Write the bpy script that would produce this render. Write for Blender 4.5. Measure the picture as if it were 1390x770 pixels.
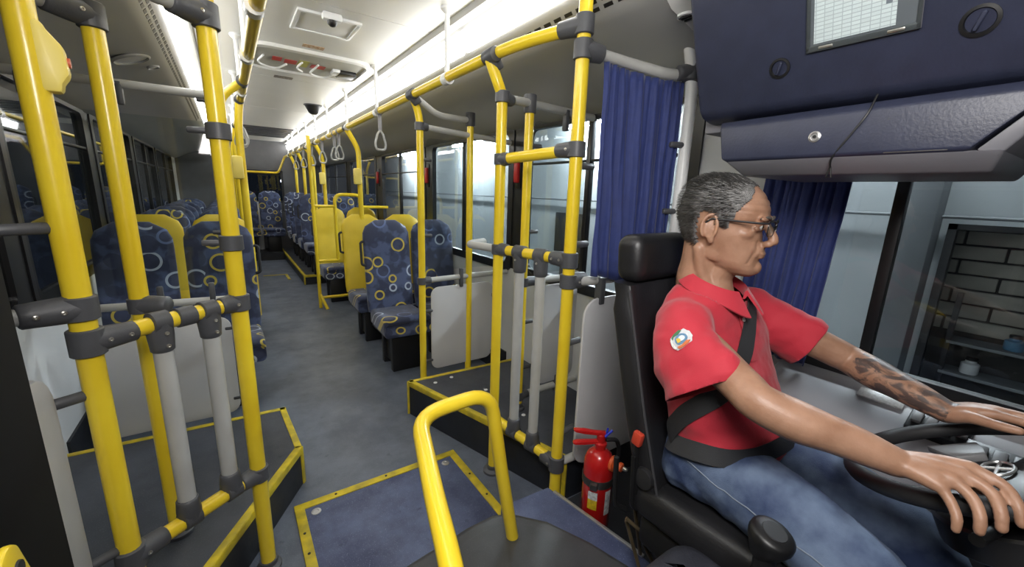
import bpy, bmesh, math, random
from mathutils import Vector, Matrix, noise
from mathutils.bvhtree import BVHTree
for o in list(bpy.data.objects): bpy.data.objects.remove(o)
scene = bpy.context.scene
COL = scene.collection
PI = math.pi

# ---------------------------------------------------------------- camera
cam_data = bpy.data.cameras.new('camera')
cam = bpy.data.objects.new('camera', cam_data); COL.objects.link(cam)
cam_data.sensor_width = 36.0
cam_data.lens = 548.0/1390.0*36.0
cam_data.clip_start = 0.02
_R = ((0.82405215, -0.09571683, 0.55836936), (-0.5655224, -0.19727526, 0.80079141), (0.03350325, -0.97566427, -0.21669511))
cam.matrix_world = Matrix(((_R[0][0], -_R[0][1], -_R[0][2], 0.0),
                           (_R[1][0], -_R[1][1], -_R[1][2], 0.0),
                           (_R[2][0], -_R[2][1], -_R[2][2], 1.5),
                           (0, 0, 0, 1)))
scene.camera = cam

# ---------------------------------------------------------------- world, light, exposure
world = bpy.data.worlds.new('night'); scene.world = world
world.use_nodes = True
world.node_tree.nodes['Background'].inputs[0].default_value = (0.035, 0.042, 0.055, 1)
world.node_tree.nodes['Background'].inputs[1].default_value = 0.6
vs = scene.view_settings
vs.view_transform = 'Standard'; vs.look = 'None'; vs.gamma = 1.0; vs.use_curve_mapping = False
vs.exposure = 0.5
COVE_E = 8.0        # emission of the cove diffusers
FLASH_W = 14.0      # the photographer's bounced flash, aimed at the cabin ceiling and driver
def add_area(name, loc, target, size, power, color=(1, 1, 1)):
    d = bpy.data.lights.new(name, 'AREA'); d.energy = power; d.color = color
    d.shape = 'RECTANGLE'; d.size = size[0]; d.size_y = size[1]
    o = bpy.data.objects.new(name, d); COL.objects.link(o)
    o.location = loc
    o.rotation_euler = (Vector(target)-Vector(loc)).to_track_quat('-Z', 'Y').to_euler()
    return o
add_area('camera_flash', (0.02, -0.12, 1.95), (1.15, 1.3, 1.0), (0.45, 0.35), FLASH_W, (1.0, 0.97, 0.94))

# ---------------------------------------------------------------- mesh helpers
def V(*a): return Vector(a)
def tag(o, label=None, cat=None, group=None, kind=None):
    if label: o['label'] = label
    if cat: o['category'] = cat
    if group: o['group'] = group
    if kind: o['kind'] = kind
    return o
def thing(name, label, cat, loc=(0, 0, 0), group=None):
    o = bpy.data.objects.new(name, None); COL.objects.link(o)
    o.empty_display_size = 0.05
    o.location = loc
    return tag(o, label, cat, group)
def link(name, me, parent=None):
    o = bpy.data.objects.new(name, me); COL.objects.link(o)
    if parent is not None:
        o.parent = parent
        m = Matrix.Identity(4); p = parent
        while p is not None:
            m = p.matrix_parent_inverse @ p.matrix_basis @ m if p.parent else p.matrix_basis @ m
            p = p.parent
        o.matrix_parent_inverse = m.inverted()
    return o
def copy_tree(o, parent=None):
    c = o.copy(); COL.objects.link(c)
    if parent is not None:
        inv = o.matrix_parent_inverse.copy(); c.parent = parent; c.matrix_parent_inverse = inv
    for ch in list(o.children): copy_tree(ch, c)
    return c
def fillet(pts, rad, n=6):
    pts = [Vector(p) for p in pts]
    out = [pts[0]]
    for i in range(1, len(pts)-1):
        a, b, c = pts[i-1], pts[i], pts[i+1]
        d1 = (a-b); d2 = (c-b)
        r = min(rad, d1.length*0.49, d2.length*0.49)
        p0 = b+d1.normalized()*r; p2 = b+d2.normalized()*r
        for k in range(n+1):
            t = k/n
            out.append(p0*(1-t)**2+b*2*t*(1-t)+p2*t*t)
    out.append(pts[-1])
    return out
def frames(pts):
    """parallel transport frames along a polyline"""
    n = len(pts); T = []
    for i in range(n):
        if i == 0: t = pts[1]-pts[0]
        elif i == n-1: t = pts[-1]-pts[-2]
        else: t = (pts[i+1]-pts[i]).normalized()+(pts[i]-pts[i-1]).normalized()
        T.append(t.normalized())
    up = Vector((0, 0, 1)) if abs(T[0].z) < 0.9 else Vector((0, 1, 0))
    u = T[0].cross(up).normalized(); res = []
    for i in range(n):
        if i: u = (u-T[i]*u.dot(T[i])).normalized()
        res.append((u.copy(), T[i].cross(u).normalized()))
    return res
class MB:
    def __init__(s): s.v = []; s.f = []; s.mi = []; s.cur = 0
    def add(s, vs, fs):
        b = len(s.v); s.v.extend([tuple(p) for p in vs])
        for f in fs: s.f.append(tuple(i+b for i in f)); s.mi.append(s.cur)
        return s
    def box(s, c, size, rot=None):
        h = [x*0.5 for x in size]; vs = []
        for dx in (-1, 1):
            for dy in (-1, 1):
                for dz in (-1, 1):
                    p = Vector((dx*h[0], dy*h[1], dz*h[2]))
                    if rot is not None: p = rot @ p
                    vs.append(p+Vector(c))
        return s.add(vs, [(0, 1, 3, 2), (4, 6, 7, 5), (0, 4, 5, 1), (2, 3, 7, 6), (0, 2, 6, 4), (1, 5, 7, 3)])
    def bb(s, x0, x1, y0, y1, z0, z1):
        return s.box(((x0+x1)/2, (y0+y1)/2, (z0+z1)/2), (abs(x1-x0), abs(y1-y0), abs(z1-z0)))
    def rbox(s, c, size, r=0.01, seg=2, rot=None):
        bm = bmesh.new(); bmesh.ops.create_cube(bm, size=1.0)
        bmesh.ops.scale(bm, vec=size, verts=bm.verts)
        bmesh.ops.bevel(bm, geom=list(bm.edges), offset=min(r, min(size)*0.49), segments=seg, profile=0.5, affect='EDGES')
        M = (rot.to_4x4() if rot is not None else Matrix.Identity(4)); M = Matrix.Translation(c) @ M
        bm.verts.index_update()
        s.add([M @ v.co for v in bm.verts], [[v.index for v in f.verts] for f in bm.faces]); bm.free()
        return s
    def rings(s, R, close=True, cap0=True, cap1=True):
        n = len(R[0]); vs = [p for r in R for p in r]; fs = []
        for i in range(len(R)-1):
            for j in range(n if close else n-1):
                k = (j+1) % n
                fs.append((i*n+j, i*n+k, (i+1)*n+k, (i+1)*n+j))
        if cap0: fs.append(tuple(range(n-1, -1, -1)))
        if cap1: fs.append(tuple((len(R)-1)*n+j for j in range(n)))
        return s.add(vs, fs)
    def tube(s, pts, r, n=12, bend=None, cap=True):
        pts = fillet(pts, bend) if bend else [Vector(p) for p in pts]
        fr = frames(pts); R = []
        for i, p in enumerate(pts):
            rr = r[i] if isinstance(r, (list, tuple)) else r
            u, w = fr[i]
            R.append([p+u*(math.cos(2*PI*k/n)*rr)+w*(math.sin(2*PI*k/n)*rr) for k in range(n)])
        return s.rings(R, True, cap, cap)
    def limb(s, pts, rad, n=20, sub=4, ref=None):
        """tapering rounded limb; rad entries r or (ru, rw); ref fixes the ru axis"""
        P = [Vector(p) for p in pts]; R0 = [(r, r) if not isinstance(r, (list, tuple)) else tuple(r) for r in rad]
        pp = []; rr = []
        m = len(P)
        for i in range(m-1):
            p0 = P[max(i-1, 0)]; p1 = P[i]; p2 = P[i+1]; p3 = P[min(i+2, m-1)]
            for k in range(sub):
                t = k/sub
                pp.append(0.5*((2*p1)+(p2-p0)*t+(2*p0-5*p1+4*p2-p3)*t*t+(3*p1-p0-3*p2+p3)*t**3))
                ts = t*t*(3-2*t)
                rr.append(tuple(R0[i][q]*(1-ts)+R0[i+1][q]*ts for q in (0, 1)))
        pp.append(P[-1]); rr.append(R0[-1])
        T = frames(pp); R = []
        def ring(p, u, w, a, b): return [p+u*(math.cos(2*PI*k/n)*a)+w*(math.sin(2*PI*k/n)*b) for k in range(n)]
        t0 = (pp[0]-pp[1]).normalized(); t1 = (pp[-1]-pp[-2]).normalized()
        F = []
        for i, p in enumerate(pp):
            u, w = T[i]
            if ref is not None:
                tt = (pp[min(i+1, len(pp)-1)]-pp[max(i-1, 0)]).normalized()
                u = (Vector(ref)-tt*Vector(ref).dot(tt)).normalized(); w = tt.cross(u).normalized()
            F.append((u, w))
        for q in (0.95, 0.8, 0.5):
            c = math.sqrt(1-q*q); a, b = rr[0]
            R.append(ring(pp[0]+t0*(q*min(a, b)), F[0][0], F[0][1], a*c, b*c))
        for i, p in enumerate(pp): R.append(ring(p, F[i][0], F[i][1], *rr[i]))
        for q in (0.5, 0.8, 0.95):
            c = math.sqrt(1-q*q); a, b = rr[-1]
            R.append(ring(pp[-1]+t1*(q*min(a, b)), F[-1][0], F[-1][1], a*c, b*c))
        return s.rings(R)
    def lathe(s, prof, c=(0, 0, 0), axis='z', n=20, rot=None):
        R = []
        for r, h in prof:
            ring = []
            for k in range(n):
                a = 2*PI*k/n; p = Vector((math.cos(a)*max(r, 1e-4), math.sin(a)*max(r, 1e-4), h))
                if axis == 'x': p = Vector((p.z, p.x, p.y))
                elif axis == 'y': p = Vector((p.y, p.z, p.x))
                if rot is not None: p = rot @ p
                ring.append(p+Vector(c))
            R.append(ring)
        return s.rings(R)
    def ell(s, c, r, n=14, m=9, rot=None):
        R = []
        for i in range(1, m):
            a = PI*i/m; ring = []
            for k in range(n):
                b = 2*PI*k/n
                p = Vector((math.sin(a)*math.cos(b)*r[0], math.sin(a)*math.sin(b)*r[1], -math.cos(a)*r[2]))
                if rot is not None: p = rot @ p
                ring.append(p+Vector(c))
            R.append(ring)
        return s.rings(R)
    def prism(s, poly, z0, z1, M=None):
        """poly: list of (a,b); extruded z0..z1; M maps (a,b,h) to world"""
        n = len(poly); vs = [Vector((a, b, z0)) for a, b in poly]+[Vector((a, b, z1)) for a, b in poly]
        if M is not None: vs = [M @ v for v in vs]
        return s.add(vs, [tuple(range(n-1, -1, -1)), tuple(range(n, 2*n))]+[(i, (i+1) % n, n+(i+1) % n, n+i) for i in range(n)])
    def mesh(s, name, mats, smooth=True, ang=38, bevel=0, seg=2):
        bm = bmesh.new()
        vs = [bm.verts.new(p) for p in s.v]
        for f, m in zip(s.f, s.mi):
            try:
                ff = bm.faces.new([vs[i] for i in f]); ff.material_index = m
            except ValueError: pass
        bmesh.ops.recalc_face_normals(bm, faces=bm.faces)
        if bevel:
            es = [e for e in bm.edges if len(e.link_faces) == 2 and e.calc_face_angle(0) > math.radians(30)]
            bmesh.ops.bevel(bm, geom=es, offset=bevel, segments=seg, profile=0.5, affect='EDGES', clamp_overlap=True)
        if smooth:
            for f in bm.faces: f.smooth = True
            for e in bm.edges:
                if len(e.link_faces) == 2 and e.calc_face_angle(0) > math.radians(ang): e.smooth = False
        me = bpy.data.meshes.new(name); bm.to_mesh(me); bm.free()
        for m in (mats if isinstance(mats, (list, tuple)) else [mats]): me.materials.append(m)
        return me
    def build(s, name, mats, parent=None, **k):
        return link(name, s.mesh(name, mats, **k), parent)
def MXZ(y=0):   # (a,b,h) -> (x=a, z=b, y=y+h)
    return Matrix(((1, 0, 0, 0), (0, 0, 1, y), (0, 1, 0, 0), (0, 0, 0, 1)))
def MYZ(x=0):   # (a,b,h) -> (y=a, z=b, x=x+h)
    return Matrix(((0, 0, 1, x), (1, 0, 0, 0), (0, 1, 0, 0), (0, 0, 0, 1)))
def rrect(x0, x1, y0, y1, r, n=5):
    out = []
    for cx, cy, a0 in ((x1-r, y1-r, 0), (x0+r, y1-r, 90), (x0+r, y0+r, 180), (x1-r, y0+r, 270)):
        for k in range(n+1):
            a = math.radians(a0+90*k/n); out.append((cx+r*math.cos(a), cy+r*math.sin(a)))
    return out

# ---------------------------------------------------------------- materials
MATS = {}
def mat(name, col, rough=0.5, metal=0.0, vary=0.12, scale=8.0, bump=0.0, bscale=60.0, spec=0.5, coat=0.0, col2=None, detail=4):
    if name in MATS: return MATS[name]
    m = bpy.data.materials.new(name); m.use_nodes = True
    nt = m.node_tree; b = nt.nodes['Principled BSDF']
    tc = nt.nodes.new('ShaderNodeTexCoord')
    nz = nt.nodes.new('ShaderNodeTexNoise'); nz.inputs['Scale'].default_value = scale; nz.inputs['Detail'].default_value = detail
    nt.links.new(tc.outputs['Object'], nz.inputs['Vector'])
    rp = nt.nodes.new('ShaderNodeValToRGB')
    c2 = col2 or tuple(c*(1-vary) for c in col)
    rp.color_ramp.elements[0].position = 0.35; rp.color_ramp.elements[1].position = 0.65
    rp.color_ramp.elements[0].color = (*c2, 1); rp.color_ramp.elements[1].color = (*col, 1)
    nt.links.new(nz.outputs['Fac'], rp.inputs['Fac']); nt.links.new(rp.outputs['Color'], b.inputs['Base Color'])
    b.inputs['Roughness'].default_value = rough; b.inputs['Metallic'].default_value = metal
    b.inputs['Specular IOR Level'].default_value = spec; b.inputs['Coat Weight'].default_value = coat
    if bump:
        n2 = nt.nodes.new('ShaderNodeTexNoise'); n2.inputs['Scale'].default_value = bscale; n2.inputs['Detail'].default_value = 3
        nt.links.new(tc.outputs['Object'], n2.inputs['Vector'])
        bp = nt.nodes.new('ShaderNodeBump'); bp.inputs['Strength'].default_value = bump; bp.inputs['Distance'].default_value = 0.01
        nt.links.new(n2.outputs['Fac'], bp.inputs['Height']); nt.links.new(bp.outputs['Normal'], b.inputs['Normal'])
    MATS[name] = m
    return m
def emis(name, col, strength):
    m = bpy.data.materials.new(name); m.use_nodes = True
    b = m.node_tree.nodes['Principled BSDF']
    b.inputs['Base Color'].default_value = (*col, 1); b.inputs['Emission Color'].default_value = (*col, 1)
    b.inputs['Emission Strength'].default_value = strength
    MATS[name] = m
    return m
def glassmat(name, tint=(0.9, 0.93, 0.95), refl=1.0, rough=0.02):
    m = bpy.data.materials.new(name); m.use_nodes = True
    nt = m.node_tree; nt.nodes.remove(nt.nodes['Principled BSDF'])
    out = nt.nodes['Material Output']
    tr = nt.nodes.new('ShaderNodeBsdfTransparent'); tr.inputs[0].default_value = (*tint, 1)
    gl = nt.nodes.new('ShaderNodeBsdfGlossy'); gl.inputs['Roughness'].default_value = rough
    fr = nt.nodes.new('ShaderNodeFresnel'); fr.inputs['IOR'].default_value = 1.45
    mu = nt.nodes.new('ShaderNodeMath'); mu.operation = 'MULTIPLY'; mu.inputs[1].default_value = refl; mu.use_clamp = True
    ge = nt.nodes.new('ShaderNodeNewGeometry'); fb = nt.nodes.new('ShaderNodeMath'); fb.operation = 'SUBTRACT'; fb.inputs[0].default_value = 1.0
    m3 = nt.nodes.new('ShaderNodeMath'); m3.operation = 'MULTIPLY'
    nt.links.new(ge.outputs['Backfacing'], fb.inputs[1])
    mx = nt.nodes.new('ShaderNodeMixShader')
    nt.links.new(fr.outputs[0], mu.inputs[0]); nt.links.new(mu.outputs[0], m3.inputs[0]); nt.links.new(fb.outputs[0], m3.inputs[1]); nt.links.new(m3.outputs[0], mx.inputs[0])
    nt.links.new(tr.outputs[0], mx.inputs[1]); nt.links.new(gl.outputs[0], mx.inputs[2])
    nt.links.new(mx.outputs[0], out.inputs['Surface'])
    MATS[name] = m
    return m
YEL = mat('yellow_paint', (0.87, 0.65, 0.035), 0.3, vary=0.10, scale=5, col2=(0.82, 0.58, 0.022), coat=0.2)
YTRIM = mat('yellow_trim', (0.72, 0.55, 0.02), 0.5, vary=0.4, scale=14, col2=(0.42, 0.33, 0.03))
GTUBE = mat('grey_tube', (0.46, 0.46, 0.44), 0.35, vary=0.1)
WTUBE = mat('white_tube', (0.75, 0.76, 0.76), 0.35, vary=0.05)
CONN = mat('connector_grey', (0.085, 0.087, 0.095), 0.45, vary=0.2, bump=0.05, bscale=200)
RUB = mat('black_rubber', (0.018, 0.018, 0.02), 0.6, vary=0.3)
BLK = mat('black_plastic', (0.008, 0.008, 0.009), 0.42, vary=0.3)
BLKF = mat('black_frame', (0.010, 0.010, 0.011), 0.35, vary=0.2)
SCREW = mat('screw_metal', (0.55, 0.53, 0.48), 0.3, metal=0.9, vary=0.1)
ALU = mat('aluminium', (0.6, 0.6, 0.6), 0.3, metal=0.85, vary=0.1)
CEIL = mat('ceiling_white', (0.70, 0.70, 0.68), 0.35, vary=0.04, scale=3)
DUCT = mat('duct_grey', (0.33, 0.33, 0.315), 0.4, vary=0.06, scale=3)
WALLW = mat('wall_white', (0.62, 0.63, 0.64), 0.4, vary=0.06, scale=4)
PANELW = mat('panel_laminate', (0.55, 0.55, 0.56), 0.32, vary=0.06, scale=3)
COVE = emis('cove_diffuser', (1.0, 0.99, 0.96), COVE_E)
GLASS = glassmat('window_glass', (0.80, 0.84, 0.86), 1.5)
GLASSC = glassmat('clear_partition', (0.90, 0.93, 0.93), 1.3, 0.03)
GLASSD = glassmat('tinted_glass', (0.38, 0.41, 0.44), 1.5)
# ---------------------------------------------------------------- procedural surface materials
def vinyl(name, base, dark, light, rough=0.45):
    m = bpy.data.materials.new(name); m.use_nodes = True; nt = m.node_tree; b = nt.nodes['Principled BSDF']
    L = nt.links.new; N = nt.nodes.new
    tc = N('ShaderNodeTexCoord')
    n1 = N('ShaderNodeTexNoise'); n1.inputs['Scale'].default_value = 2.6; n1.inputs['Detail'].default_value = 6; n1.inputs['Roughness'].default_value = 0.65
    n2 = N('ShaderNodeTexNoise'); n2.inputs['Scale'].default_value = 260; n2.inputs['Detail'].default_value = 2
    n3 = N('ShaderNodeTexNoise'); n3.inputs['Scale'].default_value = 9; n3.inputs['Detail'].default_value = 8; n3.inputs['Roughness'].default_value = 0.7
    for n in (n1, n2, n3): L(tc.outputs['Object'], n.inputs['Vector'])
    r1 = N('ShaderNodeValToRGB'); r1.color_ramp.elements[0].position = 0.38; r1.color_ramp.elements[1].position = 0.62
    r1.color_ramp.elements[0].color = (*dark, 1); r1.color_ramp.elements[1].color = (*base, 1)
    L(n1.outputs['Fac'], r1.inputs['Fac'])
    r2 = N('ShaderNodeValToRGB'); r2.color_ramp.elements[0].position = 0.62; r2.color_ramp.elements[1].position = 0.75
    r2.color_ramp.elements[0].color = (0, 0, 0, 1); r2.color_ramp.elements[1].color = (1, 1, 1, 1)
    L(n2.outputs['Fac'], r2.inputs['Fac'])
    mx = N('ShaderNodeMixRGB'); mx.inputs[2].default_value = (*light, 1)
    L(r2.outputs['Color'], mx.inputs[0]); L(r1.outputs['Color'], mx.inputs[1])
    r3 = N('ShaderNodeValToRGB'); r3.color_ramp.elements[0].position = 0.63; r3.color_ramp.elements[1].position = 0.72
    r3.color_ramp.elements[0].color = (0, 0, 0, 1); r3.color_ramp.elements[1].color = (0.75, 0.75, 0.75, 1)
    L(n3.outputs['Fac'], r3.inputs['Fac'])
    mx2 = N('ShaderNodeMixRGB'); mx2.inputs[2].default_value = (dark[0]*0.35, dark[1]*0.35, dark[2]*0.35, 1)
    L(r3.outputs['Color'], mx2.inputs[0]); L(mx.outputs[0], mx2.inputs[1]); L(mx2.outputs[0], b.inputs['Base Color'])
    rr = N('ShaderNodeMapRange'); rr.inputs['To Min'].default_value = rough-0.12; rr.inputs['To Max'].default_value = rough+0.2
    L(n3.outputs['Fac'], rr.inputs['Value']); L(rr.outputs[0], b.inputs['Roughness'])
    bp = N('ShaderNodeBump'); bp.inputs['Strength'].default_value = 0.08; bp.inputs['Distance'].default_value = 0.005
    L(n2.outputs['Fac'], bp.inputs['Height']); L(bp.outputs['Normal'], b.inputs['Normal'])
    MATS[name] = m
    return m
FLOOR = vinyl('floor_vinyl', (0.150, 0.172, 0.215), (0.082, 0.097, 0.130), (0.26, 0.285, 0.33), 0.38)
BLUEF = vinyl('blue_vinyl', (0.105, 0.132, 0.235), (0.040, 0.052, 0.115), (0.20, 0.23, 0.34), 0.4)
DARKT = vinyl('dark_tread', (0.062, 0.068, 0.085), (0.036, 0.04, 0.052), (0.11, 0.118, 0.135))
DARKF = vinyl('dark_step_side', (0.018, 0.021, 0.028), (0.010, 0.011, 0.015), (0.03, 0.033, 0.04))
MATF = vinyl('engine_mat', (0.060, 0.062, 0.068), (0.032, 0.033, 0.037), (0.075, 0.077, 0.083), 0.4)

# ---------------------------------------------------------------- structure: bus shell
XL, XR, YF, YR, ZC = -0.78, 1.78, -0.95, 10.3, 2.42
def struct(name, mb, m, parent=None, label=None, cat=None, **k):
    o = mb.build(name, m, parent, **k)
    if parent is None: o['kind'] = 'structure'
    if label: tag(o, label, cat)
    return o
fl = MB()
fl.bb(XL, XR, YF, YR, -0.06, 0.0)
floor = struct('floor', fl, FLOOR, label='worn grey-blue vinyl floor of the bus aisle', cat='floor', smooth=False)
# ceiling: flat panels with joints
ce = MB(); ce.bb(-0.14, 1.14, YF, YR, ZC+0.006, ZC+0.04)
ceiling = struct('ceiling', ce, CEIL, label='white flat bus ceiling made of wide joined panels', cat='ceiling', smooth=False)
ys = [YF, 0.9, 2.48, 4.3, 6.0, 7.6, 9.0, YR]
for a, b in zip(ys, ys[1:]):
    m = MB(); m.bb(-0.115, 1.115, a+0.004, b-0.004, ZC-0.004, ZC+0.008)
    m.build('ceiling_panel', CEIL, ceiling, smooth=False)
# side ducts: slanted light strip, slot strip, underside
def duct_side(side, y0, y1):
    mx = (lambda x: x) if side > 0 else (lambda x: 1.0-x)
    prof = [(1.085, ZC+0.02), (1.082, ZC-0.012), (1.09, ZC-0.035), (1.135, ZC-0.04), (1.172, 2.235), (1.182, 2.222), (1.225, 2.172), (1.26, 2.15), (1.40, 2.115), (1.56, 2.06), (1.70, 1.985), (1.78, 1.955), (1.80, 2.0), (1.80, ZC+0.02)]
    m = MB()
    R = [[Vector((mx(x), y, z)) for x, z in prof] for y in (y0, y1)]
    m.rings(R)
    o = struct('trim_1' if side > 0 else 'trim_2', m, DUCT, label=('grey air duct cove above the driver side windows' if side > 0 else 'grey air duct cove above the door side windows'), cat='duct', ang=25)
    # light diffusers (each a lamp tube cover)
    y = y0+0.03
    k = 0
    while y < y1-0.2:
        ln = min(1.16, y1-y-0.03)
        d = MB()
        pr = [(1.142, ZC-0.055), (1.122, ZC-0.07), (1.142, 2.262), (1.160, 2.25), (1.172, 2.255), (1.155, ZC-0.055)]
        d.rings([[Vector((mx(x), yy, z)) for x, z in pr] for yy in (y, y+ln)])
        t = d.build('light_diffuser', COVE, o)
        y += ln+0.05; k += 1
    # ventilation slots (dark recessed slots, two rows)
    a = Vector((1.182, 0, 2.222)); b = Vector((1.225, 0, 2.172)); dr = (b-a).normalized()
    nrm = Vector((-dr.z, 0, dr.x)); 
    if nrm.x > 0: nrm = -nrm
    y = y0+0.05; slots = []
    base = None
    while y < min(y1, 6.0):
        for q in (0.27, 0.68):
            p = a+(b-a)*q
            if base is None or True:
                mm = MB()
                s0 = p-dr*0.007+nrm*0.0015; s1 = p+dr*0.007+nrm*0.0015
                s2 = p+dr*0.007-nrm*0.004; s3 = p-dr*0.007-nrm*0.004
                if base is None:
                    mm.rings([[Vector((mx(w.x), yy, w.z)) for w in (s0, s1, s2, s3)] for yy in (0, 0.042)])
                    base = [None, None]
                if base[0 if q < 0.5 else 1] is None:
                    mm = MB(); mm.rings([[Vector((mx(w.x), yy, w.z)) for w in (s0, s1, s2, s3)] for yy in (0, 0.042)])
                    base[0 if q < 0.5 else 1] = mm.mesh('vent_slot', BLK, smooth=False)
            so = link('vent_slot', base[0 if q < 0.5 else 1], o); so.location = (0, y, 0)
        y += 0.066
    return o
ductR = duct_side(1, 0.98, YR)
ductL = duct_side(-1, YF, YR)
# speakers in the door-side duct underside
def speaker(name, c, nrm, r, label):
    t = thing(name, label, 'speaker', c)
    rot = Vector((0, 0, 1)).rotation_difference(Vector(nrm)).to_matrix()
    m = MB(); m.lathe([(r, -0.002), (r, 0.006), (r*0.9, 0.011), (r*0.82, 0.006), (r*0.82, -0.002)], c, n=28, rot=rot); m.build('rim', DUCT, t)
    m = MB(); m.lathe([(r*0.82, -0.002), (r*0.82, 0.003), (r*0.4, 0.006), (0.001, 0.007)], c, n=28, rot=rot); m.build('grille', PANELW, t)
    return t
nl = Vector((0.33, 0, -0.94)).normalized()
speaker('ceiling_speaker', (-0.352, 3.05, 2.124), nl, 0.085, 'round grey speaker set in duct above the door side seats')
speaker('ceiling_button', (-0.285, 3.26, 2.143), nl, 0.03, 'small round grey cap beside the duct speaker')

# walls with window openings
def side_wall(name, x, sgn, wins, zb, zt, label, thick=0.04):
    """wall plane at x (inner face), outward sgn"""
    m = MB(); xo = x+sgn*thick
    ys = [YF]+[v for w in wins for v in w]+[YR]
    m.bb(x, xo, YF, YR, -0.06, zb)
    m.bb(x, xo, YF, YR, zt, ZC+0.04)
    for i in range(0, len(ys), 2): m.bb(x, xo, ys[i], ys[i+1], zb, zt)
    return struct(name, m, WALLW, label=label, cat='wall', smooth=False)
WR = [(-0.62, 0.66), (1.12, 2.42), (2.60, 4.08), (4.27, 5.78), (6.05, 7.55), (7.8, 9.6)]
WL = [(1.95, 2.55), (2.72, 4.1), (4.3, 5.75), (5.95, 7.4), (7.6, 9.6)]
wall_right = side_wall('wall_right', XR, 1, WR, 0.93, 1.97, 'white bus wall with windows on the driver side')
wall_left = side_wall('wall_left', XL, -1, [(0.15, 1.85)]+WL, 0.93, 1.97, 'white bus wall with windows on the door side')
wr = MB(); wr.bb(XL, 0.05, YR, YR+0.05, -0.06, ZC); wr.bb(1.0, XR, YR, YR+0.05, -0.06, ZC); wr.bb(0.05, 1.0, YR, YR+0.05, -0.06, 1.16); wr.bb(0.05, 1.0, YR, YR+0.05, 1.80, ZC)
wall_rear = struct('wall_rear', wr, mat('rear_panel', (0.10, 0.10, 0.105), 0.5), label='grey rear bulkhead around the rear window', cat='wall', smooth=False)
wf = MB(); wf.bb(XL, XR, YF-0.05, YF, -0.06, 0.98); wf.bb(XL, XR, YF-0.05, YF, 2.1, ZC+0.04)
wall_front = struct('wall_front', wf, DARKF, label='dark front bulkhead under the windscreen', cat='wall', smooth=False)

# windows
WN = [0]
def window(x, sgn, y0, y1, zb, zt, glass, label, splits=(0.5,), fw=0.035, upper=True):
    WN[0] += 1
    w = thing('window_%d' % WN[0], label, 'window', (x, (y0+y1)/2, zb)); w['kind'] = 'structure'
    xi = x-sgn*0.012; xo = x+sgn*0.03
    fr = MB()
    outer = rrect(y0-0.03, y1+0.03, zb-0.03, zt+0.03, 0.07); inner = rrect(y0+fw, y1-fw, zb+fw, zt-fw, 0.05)
    n = len(outer); vs = []
    for xx in (xi, xo):
        vs += [(xx, a, b) for a, b in outer]+[(xx, a, b) for a, b in inner]
    fs = []
    for i in range(n):
        j = (i+1) % n
        fs += [(i, j, n+j, n+i), (2*n+i, 3*n+i, 3*n+j, 2*n+j), (i, 2*n+i, 2*n+j, j), (n+i, n+j, 3*n+j, 3*n+i)]
    fr.add(vs, fs); fr.build('window_frame', BLKF, w)
    cuts = [y0+fw*0.5]+[y0+(y1-y0)*s for s in splits]+[y1-fw*0.5]
    for i in range(len(cuts)-1):
        m = MB(); xx = x+sgn*(0.008+0.008*(i % 2)); m.bb(xx-0.002, xx+0.002, cuts[i], cuts[i+1], zb+fw*0.5, zt-fw*0.5)
        m.build('pane', glass, w, smooth=False)
    for s in splits:
        yy = y0+(y1-y0)*s
        m = MB(); m.bb(xi, xo-sgn*0.004, yy-0.016, yy+0.016, zb+fw*0.6, zt-fw*0.6); m.build('sash_bar', BLKF, w, bevel=0.003)
    if upper:
        m = MB(); m.bb(x-sgn*0.006, x+sgn*0.02, y0+fw*0.5, y1-fw*0.5, zt-0.27, zt-0.255); m.build('vent_bar', BLKF, w, bevel=0.002)
    return w
onames = ['first', 'second', 'third', 'fourth', 'fifth', 'sixth']
for i, (a, b) in enumerate(WR):
    if i == 0: window(XR, 1, a, b, 0.93, 1.97, GLASS, 'large side window beside the driver with black sliding bar', splits=(0.785,), upper=False, fw=0.03)
    else: window(XR, 1, a, b, 0.93, 1.97, GLASS, '%s black framed passenger window behind the driver, on his side' % onames[i-1], splits=(0.52,), upper=(i != 2))
for i, (a, b) in enumerate(WL):
    window(XL, -1, a, b, 0.93, 1.97, GLASSD, '%s dark tinted passenger window on the door side' % onames[i], splits=(0.5,) if i else ())
WN[0] += 1
w = thing('window_%d' % WN[0], 'wide dark rear window at the end of the aisle', 'window', (0.52, YR, 1.16)); w['kind'] = 'structure'
m = MB(); m.bb(0.05, 1.0, YR+0.01, YR+0.016, 1.16, 1.80); m.build('pane', GLASSD, w, smooth=False)
m = MB()
for a in ((0.05, 1.0, 1.14, 1.18), (0.05, 1.0, 1.78, 1.82), (0.03, 0.07, 1.14, 1.82), (0.98, 1.02, 1.14, 1.82)): m.bb(a[0], a[1], YR-0.01, YR+0.03, a[2], a[3])
m.build('window_frame', BLKF, w, smooth=False)
WN[0] += 1
w = thing('window_%d' % WN[0], 'wide windscreen at the front of the bus', 'window', (0.5, YF, 0.98)); w['kind'] = 'structure'
m = MB(); m.bb(XL, XR, YF-0.03, YF-0.024, 0.98, 2.1); m.build('pane', GLASSD, w, smooth=False)

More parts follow.
